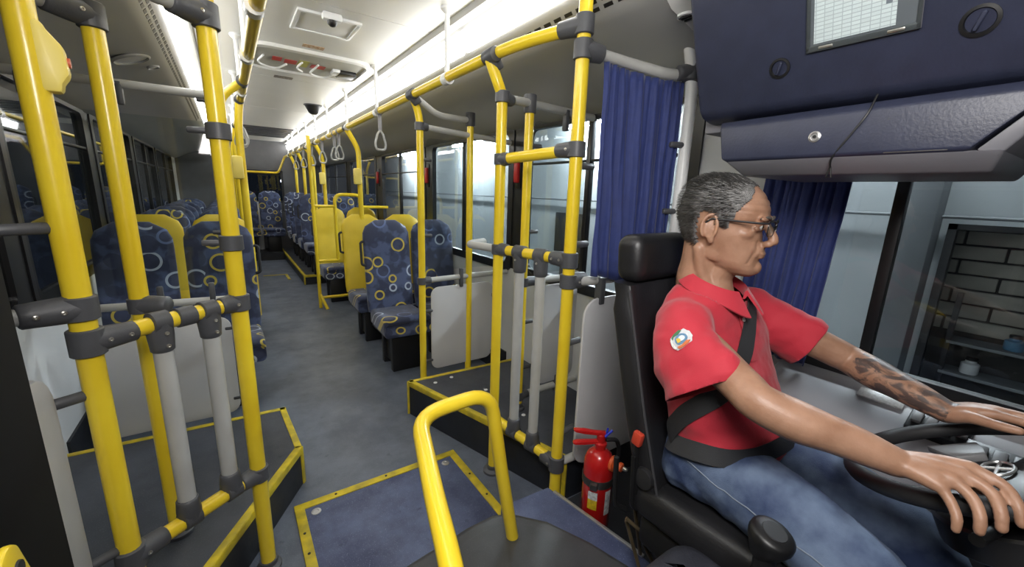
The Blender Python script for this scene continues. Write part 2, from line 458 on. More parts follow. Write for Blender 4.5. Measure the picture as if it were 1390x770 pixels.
# entrance door on the left
d = thing('door_1', 'black framed glass folding entrance door of the bus', 'door', (XL, 1.0, 0)); d['kind'] = 'structure'
for (a, b) in ((0.15, 0.98), (1.02, 1.85)):
    m = MB(); m.bb(XL-0.012, XL-0.006, a+0.05, b-0.05, 0.4, 1.93); m.build('pane', GLASSD, d, smooth=False)
    m = MB()
    for q in ((a, a+0.06, 0.02, 1.97), (b-0.06, b, 0.02, 1.97), (a, b, 0.02, 0.42), (a, b, 1.9, 1.97)): m.bb(XL-0.03, XL+0.02, q[0], q[1], q[2], q[3])
    m.build('door_leaf_frame', BLKF, d, smooth=False)
    m = MB(); m.tube([(XL+0.06, a+0.12, 0.75), (XL+0.06, a+0.12, 1.6)], 0.016); m.build('grab_bar', GTUBE, d)
m = MB(); m.bb(XL, XL+0.16, 0.1, 1.9, 1.97, 2.15); m.build('door_header', BLKF, d, bevel=0.01)
# dark pillar panels by the door
m = MB(); m.bb(XL+0.001, XL+0.05, 1.86, 1.94, 0.0, 2.0); tag(struct('trim_3', m, BLKF, smooth=False), 'black pillar trim beside the entrance door', 'trim')

# lower side trim: dark kick panel along the floor on both walls
for nm, x, s, y0 in (('baseboard_right', XR, -1, 2.6), ('baseboard_left', XL, 1, 2.7)):
    m = MB(); m.bb(x, x+s*0.012, y0, YR, 0.0, 0.22)
    tag(struct(nm, m, DARKF, smooth=False), 'dark kick strip along the %s wall floor' % ('driver side' if s < 0 else 'door side'), 'baseboard')

# ---------------------------------------------------------------- steps and platforms
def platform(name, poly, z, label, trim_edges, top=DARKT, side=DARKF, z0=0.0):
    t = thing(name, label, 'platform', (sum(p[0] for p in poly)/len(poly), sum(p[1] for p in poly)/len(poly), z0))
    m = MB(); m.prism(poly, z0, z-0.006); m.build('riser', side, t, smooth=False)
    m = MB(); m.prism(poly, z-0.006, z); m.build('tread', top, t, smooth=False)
    for (i, j, vert) in trim_edges:
        a = Vector((*poly[i], 0)); b = Vector((*poly[j], 0)); d = (b-a).normalized(); n = Vector((-d.y, d.x, 0))
        c = sum((Vector((*p, 0)) for p in poly), Vector())/len(poly)
        if n.dot(c-a) < 0: n = -n
        mm = MB(); w = 0.03
        o = -n*0.004
        rot = Matrix((d, n, Vector((0, 0, 1)))).transposed()
        mm.box((a+b)/2+n*(w/2-0.004)+Vector((0, 0, z)), ((b-a).length+0.008, w, 0.007), rot)
        mm.box((a+b)/2-n*0.003+Vector((0, 0, z-0.016)), ((b-a).length+0.008, 0.006, 0.034), rot)
        mm.build('yellow_edge', YTRIM, t, bevel=0.002)
        if vert:
            mm = MB(); mm.box(a-n*0.001+Vector((0, 0, z0+(z-z0)/2)), (0.022, 0.012, z-z0), rot); mm.build('yellow_corner', YTRIM, t, bevel=0.002)
    return t
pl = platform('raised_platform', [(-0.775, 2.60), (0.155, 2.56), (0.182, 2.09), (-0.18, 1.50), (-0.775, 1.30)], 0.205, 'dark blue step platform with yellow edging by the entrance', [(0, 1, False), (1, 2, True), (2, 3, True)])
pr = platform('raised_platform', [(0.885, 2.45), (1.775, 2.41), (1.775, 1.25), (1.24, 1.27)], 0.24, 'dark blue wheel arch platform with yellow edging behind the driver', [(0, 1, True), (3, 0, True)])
# small white rivets on the wheel arch platform
for (x, y) in ((1.03, 2.34), (1.16, 2.36), (1.12, 2.0), (1.27, 2.08), (1.3, 1.7)):
    m = MB(); m.lathe([(0.013, 0), (0.012, 0.003), (0.004, 0.005)], (x, y, 0.24), n=10); m.build('rivet', WTUBE, pr)
m = MB(); m.prism([(0.84, 6.75), (1.775, 6.75), (1.775, YR-0.01), (0.84, YR-0.01)], 0, 0.15)
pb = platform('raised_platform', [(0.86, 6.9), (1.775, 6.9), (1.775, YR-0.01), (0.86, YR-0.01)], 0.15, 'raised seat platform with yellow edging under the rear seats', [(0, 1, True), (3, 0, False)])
# floor hatch
h = thing('floor_hatch', 'blue floor hatch with yellow metal edging in the aisle', 'hatch', (0.53, 1.5, 0))
hx0, hx1, hy0, hy1 = 0.115, 0.955, 0.95, 1.92
m = MB(); m.bb(hx0+0.02, hx1-0.02, hy0, hy1-0.02, 0.001, 0.006); m.build('plate', BLUEF, h, smooth=False)
for q in ((hx0, hx1, hy1-0.042, hy1), (hx0, hx0+0.042, hy0, hy1-0.042), (hx1-0.042, hx1, hy0, hy1-0.042)):
    m = MB(); m.bb(q[0], q[1], q[2], q[3], 0.001, 0.011); m.build('yellow_edge', YTRIM, h, bevel=0.003)
for (x, y) in ((hx0+0.02, 1.6), (0.3, hy1-0.02), (0.55, hy1-0.02), (0.8, hy1-0.02), (hx1-0.02, 1.68), (hx1-0.02, 1.5), (hx0+0.02, 1.72)):
    m = MB(); m.lathe([(0.006, 0), (0.006, 0.002), (0.002, 0.003)], (x, y, 0.011), n=8); m.build('screw', RUB, h)
for (x, y) in ((hx0+0.085, hy1-0.085), (hx1-0.09, hy1-0.085)):
    m = MB(); m.lathe([(0.022, 0), (0.021, 0.003), (0.012, 0.004), (0.010, 0.0015), (0.001, 0.0015)], (x, y, 0.006), n=16); m.build('lift_eye', ALU, h)
m = MB(); m.bb(0.93, 1.20, 1.295, 1.325, 0.001, 0.008); tag(m.build('floor_edge_strip', YTRIM), 'narrow yellow floor strip between hatch and barrier pole', 'strip')
m = MB(); m.bb(0.36, 0.72, 7.86, 7.90, 0.001, 0.006); m.bb(0.68, 0.72, 7.4, 7.9, 0.001, 0.006); tag(m.build('floor_marking', YTRIM, smooth=False), 'yellow floor hatch marking far along the aisle', 'marking')
# ---------------------------------------------------------------- hand rails, poles and barriers
TR = 0.026
def U(v): return Vector(v).normalized()
def part_tube(name, pts, r, m, parent, bend=None, n=14):
    b = MB(); b.tube(pts, r, n, bend); return b.build(name, m, parent)
def sleeve(p, axis, parent, ln=0.06, r=0.034, arm=None, armlen=0.085, armr=0.030, screws=0, name='connector', m=None):
    """plastic clamp round a tube at p, with an optional arm toward `arm` (a direction)"""
    b = MB(); p = Vector(p); a = U(axis)
    pr = [(-0.5, 0.9), (-0.46, 1.0), (0.46, 1.0), (0.5, 0.9)]
    b.tube([p+a*(ln*q) for q, _ in pr], [r*k for _, k in pr], 16)
    if arm is not None:
        d = U(arm)
        pts = [p, p+d*(armlen*0.45), p+d*(armlen*0.8), p+d*armlen, p+d*(armlen+0.004)]
        b.tube(pts, [r*1.0, armr*1.12, armr*1.04, armr, armr*0.85], 16)
    o = b.build(name, m or CONN, parent, ang=45)
    if screws and arm is not None:
        # screws face the front of the bus / aisle
        s = a.cross(d).normalized()
        if s.y > 0: s = -s
        for k in range(screws):
            q = p+d*(armlen*(0.35+0.45*k))+s*(armr*1.1)
            rot = Vector((0, 0, 1)).rotation_difference(s).to_matrix()
            mm = MB(); mm.lathe([(0.006, -0.004), (0.006, 0.002), (0.003, 0.003), (0.001, 0.001)], q, n=10, rot=rot); mm.build('screw', SCREW, o)
    return o
def clip(p, d, parent, ln=0.07, r=0.012, name='panel_clip'):
    b = MB(); p = Vector(p); d = U(d)
    b.tube([p, p+d*0.004, p+d*(ln-0.004), p+d*ln], [r*0.8, r, r, r*0.8], 10)
    return b.build(name, RUB if False else CONN, parent)
UP = (0, 0, 1)
def foot(p, parent, r=0.045):
    b = MB(); b.lathe([(r, 0), (r, 0.012), (r*0.8, 0.02), (TR*1.25, 0.022), (TR*1.25, 0.04)], p, n=18); return b.build('foot_flange', CONN, parent)
def panel(x0, x1, z0, z1, y, parent, m=PANELW, r=0.06, th=0.012, name='laminate_panel'):
    b = MB(); b.prism(rrect(x0, x1, z0, z1, r), -th/2, th/2, MXZ(y)); return b.build(name, m, parent, bevel=0.003)

# --- entrance barrier (left)
P1 = Vector((-0.333, 1.41, 0)); P3 = Vector((-0.006, 1.631, 0))
t = thing('entrance_barrier', 'yellow and grey tube barrier by the entrance with grey joints', 'barrier', (-0.17, 1.52, 0.0))
def at(p, z): return Vector((p.x, p.y, z))
part_tube('pole', [at(P1, 0.02), at(P1, ZC)], TR*1.04, YEL, t)
part_tube('pole', [at(P3, 0.005), at(P3, 2.0), at(P3, ZC)], TR, YEL, t)
foot(at(P3, 0), t)
zt, zb = 1.105, 0.432
D = U(P3-P1)
part_tube('top_bar', [at(P1, zt-0.01), at(P3, zt)], TR*0.92, YEL, t)
part_tube('bottom_bar', [at(P1, zb), at(P3, zb)], TR*0.92, YEL, t)
sleeve(at(P1, zt-0.01), UP, t, 0.07, 0.036, D, 0.098, 0.028, 2)
sleeve(at(P3, zt), UP, t, 0.055, 0.034, -D, 0.06, 0.028, 1)
sleeve(at(P1, zb), UP, t, 0.07, 0.036, D, 0.085, 0.029, 1)
sleeve(at(P3, zb), UP, t, 0.055, 0.034, -D, 0.065, 0.029, 0)
for q in (0.40, 0.745):
    p = P1+(P3-P1)*q
    part_tube('baluster', [at(p, zb), at(p, zt)], 0.0245, GTUBE, t)
    sleeve(at(p, zt-0.003), D, t, 0.046, 0.032, (0, 0, -1), 0.085, 0.029, 2)
    sleeve(at(p, zb+0.003), D, t, 0.05, 0.032, (0, 0, 1), 0.07, 0.030, 0)
p = P1+(P3-P1)*0.575
sleeve(at(p, zt-0.004), D, t, 0.05, 0.030, name='joint_sleeve')
# stub and clamp on the near pole toward the partition
PD = U((-0.25, -0.97, 0))
sleeve(at(P1, 1.185), UP, t, 0.06, 0.036, U((-0.9, -0.43, 0)), 0.10, 0.030, 2)
part_tube('stub_tube', [at(P1, 1.185)+U((-0.9, -0.43, 0))*0.09, at(P1, 1.185)+U((-0.9, -0.43, 0))*0.2], 0.02, GTUBE, t)
clip(at(P1, 0.955)+Vector((-0.02, -0.01, 0)), U((-0.9, -0.5, 0)), t, 0.085, 0.014)
clip(at(P1, 0.475)+Vector((-0.02, -0.01, 0)), U((-0.9, -0.5, 0)), t, 0.085, 0.014)
clip(at(P1, 1.385)+Vector((-0.02, -0.01, 0)), U((-0.9, -0.5, 0)), t, 0.10, 0.014)
for z in (1.66, 1.31):
    sleeve(at(P3, z), UP, t, 0.05, 0.034, name='glass_clamp')
    clip(at(P3, z)+Vector((-0.03, 0.01, 0)), (-1, 0.15, 0), t, 0.05, 0.01)
# upper grey bars
part_tube('overhead_bar', [at(P3, 1.985), Vector((-0.27, 1.40, 1.985)), Vector((-0.34, 1.36, 1.99))], 0.022, GTUBE, t, 0.05)
sleeve(at(P3, 1.985), UP, t, 0.07, 0.036, U(Vector((-0.27, 1.40, 0))-P3), 0.10, 0.030, 1)
sleeve((-0.245, 1.423, 1.985), U(Vector((-0.27, 1.40, 0))-P3), t, 0.08, 0.03, name='joint_sleeve')
# second pole behind the barrier
P2 = Vector((-0.274, 1.75, 0))
t2 = thing('grab_pole', 'yellow grab pole on round foot behind the entrance barrier', 'pole', (P2.x, P2.y, 0.205))
part_tube('pole', [at(P2, 0.21), at(P2, 1.96)], TR, YEL, t2)
foot(at(P2, 0.206), t2)
sleeve(at(P2, 1.955), UP, t2, 0.07, 0.034, (-0.75, -0.6, 0.05), 0.10, 0.030, 1)
part_tube('overhead_bar', [at(P2, 1.955), Vector((-0.60, 1.49, 1.97)), Vector((-0.76, 1.36, 1.98))], 0.022, GTUBE, t2)
sleeve(at(P2, 1.10), UP, t2, 0.05, 0.033, (0.9, -0.4, 0), 0.08, 0.028)
# stop button box on near pole
sb = thing('stop_button', 'yellow stop button box on the entrance barrier pole', 'button', (P1.x, P1.y, 1.66))
m = MB()
dirb = U((0.97, 0.12, 0)); sid = Vector((0, 0, 1)).cross(dirb)
prof = [(-0.006, 0.080), (0.018, 0.080), (0.023, 0.065), (0.046, 0.032), (0.049, -0.025), (0.036, -0.046), (0.032, -0.066), (-0.006, -0.066)]
Mx = Matrix((( dirb.x, 0, sid.x, P1.x+dirb.x*0.012), (dirb.y, 0, sid.y, P1.y+dirb.y*0.012), (0, 1, 0, 1.755), (0, 0, 0, 1)))
m.prism(prof, -0.022, 0.022, Mx); m.build('housing', mat('button_yellow', (0.90, 0.72, 0.16), 0.4, vary=0.05), sb, bevel=0.008, seg=2)
m = MB(); rot = Vector((0, 0, 1)).rotation_difference(dirb).to_matrix()
m.lathe([(0.011, 0), (0.011, 0.005), (0.004, 0.006)], Vector((P1.x, P1.y, 1.758))+dirb*0.059, n=14, rot=rot); m.build('push_button', mat('button_red', (0.6, 0.12, 0.05), 0.4), sb)

# white laminate wing panel beside the near pole and dark door console
t = thing('wing_panel', 'white laminate panel with rounded edge beside the entrance barrier pole', 'panel', (-0.41, 1.18, 0.4))
a = Vector((-0.405, 1.36, 0)); b = Vector((-0.40, 0.98, 0)); d = U(b-a)
m = MB(); Mx = Matrix(((d.x, 0, -d.y, a.x), (d.y, 0, d.x, a.y), (0, 1, 0, 0), (0, 0, 0, 1)))
m.prism(rrect(0, (b-a).length, 0.40, 1.06, 0.10), -0.011, 0.011, Mx); m.build('laminate', mat('wing_white', (0.60, 0.60, 0.62), 0.3), t, bevel=0.008)
t = thing('door_console', 'tall black panel at the edge of the entrance door step', 'console', (-0.36, 0.9, 0.0))
m = MB(); m.bb(-0.60, -0.318, 0.62, 1.02, 0.0, 1.46); m.build('body', mat('matt_black', (0.004, 0.004, 0.0045), 0.8, spec=0.15), t, bevel=0.012)
m = MB(); m.bb(-0.59, -0.33, 0.63, 1.01, 1.462, 1.475); m.build('cap', BLKF, t, bevel=0.006)
t = thing('yellow_bracket', 'small yellow oval bracket with dark screw on the black door panel', 'bracket', (-0.312, 0.80, 0.88))
m = MB(); Mx = Matrix(((0, 0, 1, -0.318), (1, 0, 0, 0.79), (0, 1, 0, 0.93), (0, 0, 0, 1))) @ Matrix.Rotation(math.radians(18), 4, 'Z')
m.prism(rrect(-0.032, 0.032, -0.06, 0.06, 0.031, 8), 0.0, 0.016, Mx); m.build('plate', YEL, t, bevel=0.006)
m = MB(); m.lathe([(0.014, 0.016), (0.013, 0.019), (0.004, 0.02)], (-0.318, 0.79, 0.945), axis='x', n=16); m.build('screw', RUB, t)

# --- partition in front of the left seats
t = thing('seat_partition', 'glass and white laminate partition before the door side seats', 'partition', (-0.33, 2.62, 0.2))
YP = 2.635
part_tube('top_bar', [(XL+0.01, YP, 1.925), (0.0, YP, 1.925)], 0.02, GTUBE, t)
part_tube('middle_bar', [(XL+0.01, YP, 0.905), (-0.02, YP, 0.885)], 0.019, GTUBE, t)
part_tube('pole', [(-0.005, YP, 0.01), (-0.005, YP, 1.96)], 0.022, YEL, t)
panel(-0.64, -0.055, 0.215, 0.79, YP, t)
m = MB(); m.prism(rrect(-0.74, -0.03, 0.955, 1.80, 0.03), -0.003, 0.003, MXZ(YP)); m.build('glass_sheet', GLASSC, t, smooth=False)
for x in (-0.36, -0.66):
    m = MB(); m.rbox((x, YP-0.005, 1.885), (0.026, 0.03, 0.10), 0.006); m.build('panel_clip', CONN, t)
for x in (-0.33, -0.12):
    m = MB(); m.rbox((x, YP-0.005, 0.935), (0.026, 0.03, 0.10), 0.006); m.build('panel_clip', CONN, t)
for z in (1.25, 0.72, 0.30, 1.9):
    clip((-0.01, YP, z), (-1, 0, 0), t, 0.075, 0.011)
sleeve((-0.005, YP, 1.925), UP, t, 0.05, 0.03)
sleeve((-0.005, YP, 0.885), UP, t, 0.05, 0.03)

# --- driver-side barrier (poles A and B)
A = Vector((1.158, 1.244, 0)); B = Vector((1.062, 1.65, 0))
t = thing('passage_barrier', 'yellow and grey tube barrier behind the driver with grey joints', 'barrier', (1.11, 1.45, 0.0))
part_tube('pole', [at(A, 0.002), at(A, ZC)], TR*1.02, YEL, t)
part_tube('pole', [at(B, 0.002), at(B, 1.93), Vector((B.x-0.03, B.y, 1.99)), Vector((1.0, B.y+0.02, 2.085))], TR*0.95, YEL, t, 0.06)
foot(at(B, 0), t, 0.052)
D = U(B-A)
zt, zb = 1.235, 0.265
part_tube('top_bar', [at(A, zt), at(B, zt)], TR*0.92, YEL, t)
part_tube('upper_bar', [at(A, 1.68), at(B, 1.655)], TR*0.92, YEL, t)
part_tube('bottom_bar', [at(A, zb), at(B, zb+0.06)], TR*0.95, YEL, t)
part_tube('extension_bar', [at(B, zt), at(B, zt)+D*0.22, at(B, zt)+D*0.24+Vector((0.14, 0.05, 0.0))], 0.02, GTUBE, t, 0.04)
sleeve(at(A, zt), UP, t, 0.065, 0.036, D, 0.09, 0.030, 2)
sleeve(at(B, zt), UP, t, 0.05, 0.033, -D, 0.06, 0.029)
sleeve(at(A, 1.68), UP, t, 0.06, 0.035, D, 0.09, 0.029, 1)
sleeve(at(B, 1.655), UP, t, 0.05, 0.032, -D, 0.05, 0.028)
sleeve(at(A, zb), UP, t, 0.075, 0.037, D, 0.08, 0.031, 1)
sleeve(at(A, 1.145), UP, t, 0.06, 0.036, (1, 0, 0), 0.09, 0.033, 1)
sleeve(at(A, 2.04), UP, t, 0.07, 0.036, (0.9, -0.3, -0.1), 0.08, 0.032)
sleeve(at(A, 2.125), UP, t, 0.07, 0.036, (-0.42, 0.9, -0.06), 0.10, 0.030)
for q in (0.36, 0.66):
    p = A+(B-A)*q; zz = zb+0.06*q
    part_tube('baluster', [at(p, zz), at(p, zt)], 0.024, GTUBE, t)
    sleeve(at(p, zt), D, t, 0.06, 0.033, (0, 0, -1), 0.09, 0.030, 1)
    sleeve(at(p, zz), D, t, 0.06, 0.033, (0, 0, 1), 0.075, 0.031)
for z in (0.86, 1.62, 1.3, 0.42):
    clip(at(A, z)+Vector((0.02, 0.0, 0)), (1, 0.1, 0), t, 0.085, 0.014)
# overhead rail, driver side
def hanger(x, y, parent, ztop=ZC, zr=2.08):
    b = MB(); b.tube([(x, y, zr-0.01), (x, y, ztop-0.01)], 0.013, 10)
    b.lathe([(0.032, 0), (0.032, 0.012), (0.014, 0.03)], (x, y, ztop-0.004), n=14, rot=Matrix.Diagonal((1, 1, -1)))
    b.tube([(x, y-0.025, zr), (x, y+0.025, zr)], 0.031, 12)
    b.build('hanger', WTUBE, parent)
t = thing('overhead_rail', 'long yellow overhead grab rail on white hangers, driver side', 'rail', (1.02, 5.5, 2.05))
part_tube('rail', [at(A, 2.125), (1.03, 1.52, 2.10), (1.005, 1.85, 2.085), (1.02, 4.0, 2.085), (1.04, 9.9, 2.085)], TR*0.95, YEL, t, 0.16)
HY = [2.108, 3.366, 4.35, 5.3, 6.1, 6.9, 7.7, 8.5, 9.2]
for y in HY: hanger(1.0+0.004*y, y, t)
for y in (1.66, 2.60): sleeve((1.005, y, 2.085), (0, 1, 0), t, 0.08, 0.032, (0.6, 0, -0.8), 0.06, 0.029)
t = thing('overhead_rail', 'long yellow overhead grab rail on white hangers, door side', 'rail', (0.13, 5.5, 2.05))
part_tube('rail', [(0.14, 1.2, 2.085), (0.125, 9.9, 2.085)], TR*0.95, YEL, t)
for y in (1.75, 2.4, 3.3, 4.35, 5.3, 6.1, 6.9): hanger(0.132, y, t)
part_tube('curved_branch', [(0.0, 3.0, 1.92), (0.03, 3.0, 2.0), (0.13, 3.0, 2.085)], 0.022, YEL, t, 0.05)
sleeve((0.13, 3.0, 2.085), (0, 1, 0), t, 0.07, 0.032)
t = thing('rear_rail', 'yellow cross rail in front of the rear window', 'rail', (0.5, 9.9, 1.74))
part_tube('rail', [(0.125, 9.9, 2.085), (0.125, 9.92, 1.76), (0.9, 9.92, 1.76), (1.04, 9.9, 2.085)], 0.022, YEL, t, 0.06)

# --- driver-side partition in front of right seats (poles C, D)
C_, D_ = Vector((1.06, 2.62, 0)), Vector((1.43, 2.62, 0))
t = thing('seat_partition', 'glass and white laminate partition before the driver side seats', 'partition', (1.3, 2.62, 0.0))
part_tube('pole', [at(C_, 0.002), at(C_, 1.94), Vector((1.045, 2.62, 2.01)), Vector((1.008, 2.615, 2.08))], TR*0.9, YEL, t, 0.05)
part_tube('pole', [at(D_, 0.002), at(D_, 2.02)], TR*0.9, YEL, t)
part_tube('curved_bar', [(1.012, 2.60, 2.08), (1.18, 2.61, 1.985), (1.43, 2.62, 1.985)], 0.02, GTUBE, t, 0.06)
sleeve(at(D_, 1.99), UP, t, 0.09, 0.033)
part_tube('top_bar', [at(C_, 1.905), (XR-0.01, 2.62, 1.87)], 0.019, GTUBE, t)
sleeve(at(C_, 1.905), UP, t, 0.05, 0.032, (1, 0, 0), 0.05, 0.026)
part_tube('middle_bar', [at(C_, 0.885), (XR-0.01, 2.62, 0.895)], 0.019, GTUBE, t)
sleeve(at(C_, 0.885), UP, t, 0.05, 0.032, (1, 0, 0), 0.06, 0.026)
panel(1.125, 1.64, 0.205, 0.83, 2.62, t)
m = MB(); m.prism(rrect(1.11, 1.74, 0.95, 1.84, 0.03), -0.003, 0.003, MXZ(2.635)); m.build('glass_sheet', GLASSC, t, smooth=False)
for z in (0.66, 0.28, 1.2, 1.7): clip((1.075, 2.62, z), (1, 0, 0), t, 0.06, 0.012)
for x in (1.36,):
    m = MB(); m.rbox((x, 2.61, 0.885), (0.024, 0.034, 0.14), 0.006); m.build('panel_clip', CONN, t)
for z in (0.72, 0.25):
    m = MB(); m.rbox((1.645, 2.61, z), (0.03, 0.03, 0.03), 0.006); m.build('panel_clip', CONN, t)

# --- partition on the wheel arch (pole E)
E_ = Vector((1.315, 1.78, 0))
t = thing('wheel_arch_partition', 'yellow pole with grey bars and white laminate panel on the wheel arch', 'partition', (1.5, 1.78, 0.24))
part_tube('pole', [at(E_, 0.24), at(E_, 1.965)], TR*0.92, YEL, t)
foot(at(E_, 0.241), t, 0.04)
part_tube('top_bar', [(B.x, B.y+0.01, 1.925), at(E_, 1.955), (XR-0.01, 1.78, 1.94)], 0.02, GTUBE, t)
sleeve(at(E_, 1.95), UP, t, 0.09, 0.033)
sleeve((B.x, B.y, 1.925), UP, t, 0.05, 0.033, Vector((E_.x-B.x, E_.y-B.y, 0)), 0.08, 0.027)
part_tube('middle_bar', [at(E_, 1.02), (XR-0.01, 1.78, 1.02)], 0.02, GTUBE, t)
sleeve(at(E_, 1.02), UP, t, 0.05, 0.032, (1, 0, 0), 0.10, 0.026)
part_tube('bottom_bar', [at(E_, 0.325), (XR-0.01, 1.78, 0.325)], 0.019, GTUBE, t)
sleeve(at(E_, 0.325), UP, t, 0.05, 0.032, (1, 0, 0), 0.06, 0.026)
panel(1.44, 1.735, 0.36, 0.985, 1.78, t)
m = MB(); m.prism(rrect(1.36, 1.74, 1.06, 1.88, 0.03), -0.003, 0.003, MXZ(1.79)); m.build('glass_sheet', GLASSC, t, smooth=False)
for z in (0.78, 0.5, 1.3, 1.75): clip((E_.x+0.01, 1.78, z), (1, 0, 0), t, 0.075, 0.012)
for x, z in ((1.60, 0.34), (1.56, 1.9), (1.6, 1.05)):
    m = MB(); m.rbox((x, 1.775, z), (0.026, 0.034, 0.11), 0.006); m.build('panel_clip', CONN, t)

# --- driver partition: laminate panel, bars and post
t = thing('driver_partition', 'white laminate partition with grey bars behind the driver seat', 'partition', (1.45, 1.2, 0.24))
part_tube('middle_bar', [at(A, 1.145), (1.25, 1.21, 1.145), (XR-0.01, 1.19, 1.145)], 0.02, GTUBE, t)
b = MB(); b.prism(rrect(1.205, 1.70, 0.26, 1.07, 0.085), -0.007, 0.007, MXZ(1.185)); b.build('laminate_panel', PANELW, t, bevel=0.003)
part_tube('bottom_bar', [at(A, 0.262), (1.30, 1.2, 0.30), (1.6, 1.2, 0.32)], 0.019, GTUBE, t)
m = MB(); m.rbox((1.30, 1.19, 1.10), (0.03, 0.04, 0.12), 0.006); m.build('panel_clip', CONN, t)
t = thing('curtain_post', 'pale grey bent post and curtain tube beside the overhead console', 'post', (1.57, 1.05, 0.3))
part_tube('post', [(1.42, 1.05, 2.30), (1.585, 1.05, 2.0), (1.585, 1.05, 0.25)], 0.024, WTUBE, t, 0.12)
part_tube('curtain_tube', [Vector((1.21, 1.225, 2.035)), (1.34, 1.19, 2.02), (1.50, 1.10, 1.985), (1.575, 1.06, 1.99)], 0.021, GTUBE, t, 0.1)
sleeve((1.575, 1.05, 2.0), (0.2, 0, 1), t, 0.08, 0.033, (-0.6, 0.3, -0.1), 0.06, 0.028)
for z in (1.72, 1.45): clip((1.57, 1.05, z), (-1, 0.4, 0), t, 0.06, 0.012)

# --- yellow guard frame before the third row
t = thing('guard_frame', 'yellow tube guard frame with pole before the far yellow seats', 'guard rail', (0.9, 5.45, 0))
G = 5.45
part_tube('pole', [(0.84, G, 0.0), (0.83, G, 2.085)], 0.021, YEL, t)
part_tube('hoop', [(1.08, G, 0.61), (1.08, G, 1.42), (1.40, G, 1.42), (1.40, G, 0.61)], 0.021, YEL, t, 0.09)
part_tube('cross_bar', [(0.835, G, 1.275), (1.08, G, 1.275)], 0.019, YEL, t)
part_tube('lower_bar', [(0.838, G, 0.60), (1.08, G, 0.60)], 0.019, YEL, t)
part_tube('side_bar', [(1.40, G, 1.27), (1.74, G, 1.27)], 0.019, YEL, t)
part_tube('floor_bar', [(0.84, G, 0.13), (1.3, G, 0.13)], 0.019, YEL, t)
part_tube('floor_stay', [(0.84, G, 0.18), (0.90, G-0.12, 0.0)], 0.019, YEL, t)

# --- free-standing / bent yellow poles further back
def bent_pole(x, y, z0, label, x_r=None, button=False):
    xr = x_r if x_r is not None else 1.0+0.004*y
    t = thing('grab_pole', label, 'pole', (x, y, z0))
    part_tube('pole', [(x, y, z0), (x, y, 1.88), ((x+xr)/2, y, 1.99), (xr, y, 2.08)], TR*0.95, YEL, t, 0.08)
    sleeve((xr, y, 2.083), (0, 1, 0), t, 0.07, 0.032)
    if button:
        m = MB(); m.rbox((x-0.03, y-0.03, 1.62), (0.07, 0.06, 0.16), 0.015); m.build('button_box', MATS['button_yellow'], t)
    return t
bent_pole(1.13, 4.42, 0.5, 'yellow bent grab pole rising from the yellow aisle seat', button=True)
bent_pole(1.12, 6.25, 0.5, 'yellow bent grab pole rising from the far yellow seat behind guard', button=True)
bent_pole(1.12, 7.05, 0.6, 'yellow bent grab pole at the start of rear platform')
bent_pole(1.12, 8.0, 0.6, 'yellow bent grab pole on the middle of rear platform')
bent_pole(1.12, 9.0, 0.6, 'yellow bent grab pole near the rear bench')
bent_pole(0.105, 3.63, 0.5, 'yellow grab pole with button rising behind the door side blue seats', 0.128, button=True)
bent_pole(0.105, 5.2, 0.5, 'yellow grab pole in the middle of door side seats', 0.128)
bent_pole(0.105, 6.9, 0.5, 'yellow grab pole at the rear of door side seats', 0.128)

# --- hanging hand straps
STRAP = mat('strap_grey', (0.30, 0.30, 0.31), 0.4)
t = thing('hand_strap', 'grey loop hand strap hanging from the driver side rail', 'strap', (0, 0, 2.055), 'hand straps along the driver side rail')
m = MB(); m.rbox((0, 0, 2.0), (0.03, 0.006, 0.14), 0.003); m.build('webbing', STRAP, t)
m = MB(); m.tube([(0, 0, 1.94), (0.02, 0, 1.92), (0.042, 0, 1.84), (0.032, 0, 1.80), (-0.032, 0, 1.80), (-0.042, 0, 1.84), (-0.02, 0, 1.92), (0, 0, 1.94)], 0.009, 8, 0.02); m.build('loop', GTUBE, t)
m = MB(); m.tube([(0, -0.02, 2.085), (0, 0.02, 2.085)], 0.03, 12); m.build('collar', STRAP, t)
slabels = [(3.30, 'above the blue aisle seat of the first row'), (4.75, 'just behind the pole of the yellow aisle seat'), (4.98, 'halfway from yellow aisle seat to guard frame'), (5.7, 'just behind the yellow guard frame'), (6.5, 'in front of the rear seat platform'), (7.3, 'over the front of the rear seat platform'), (8.2, 'over the middle of the rear seat platform')]
for i, (y, lab) in enumerate(slabels):
    o = t if i == 0 else copy_tree(t)
    o.location = (1.0+0.004*y, y, 2.055); o['label'] = 'grey hand strap on driver side rail '+lab
for i, (y, lab) in enumerate(((3.9, 'nearer the first door side seats'), (4.1, 'over the yellow door side seats'))):
    o = copy_tree(t); o['label'] = 'grey loop hand strap on the door side rail '+lab; o['group'] = 'hand straps along the door side rail'; o.location = (0.13, y, 2.055)
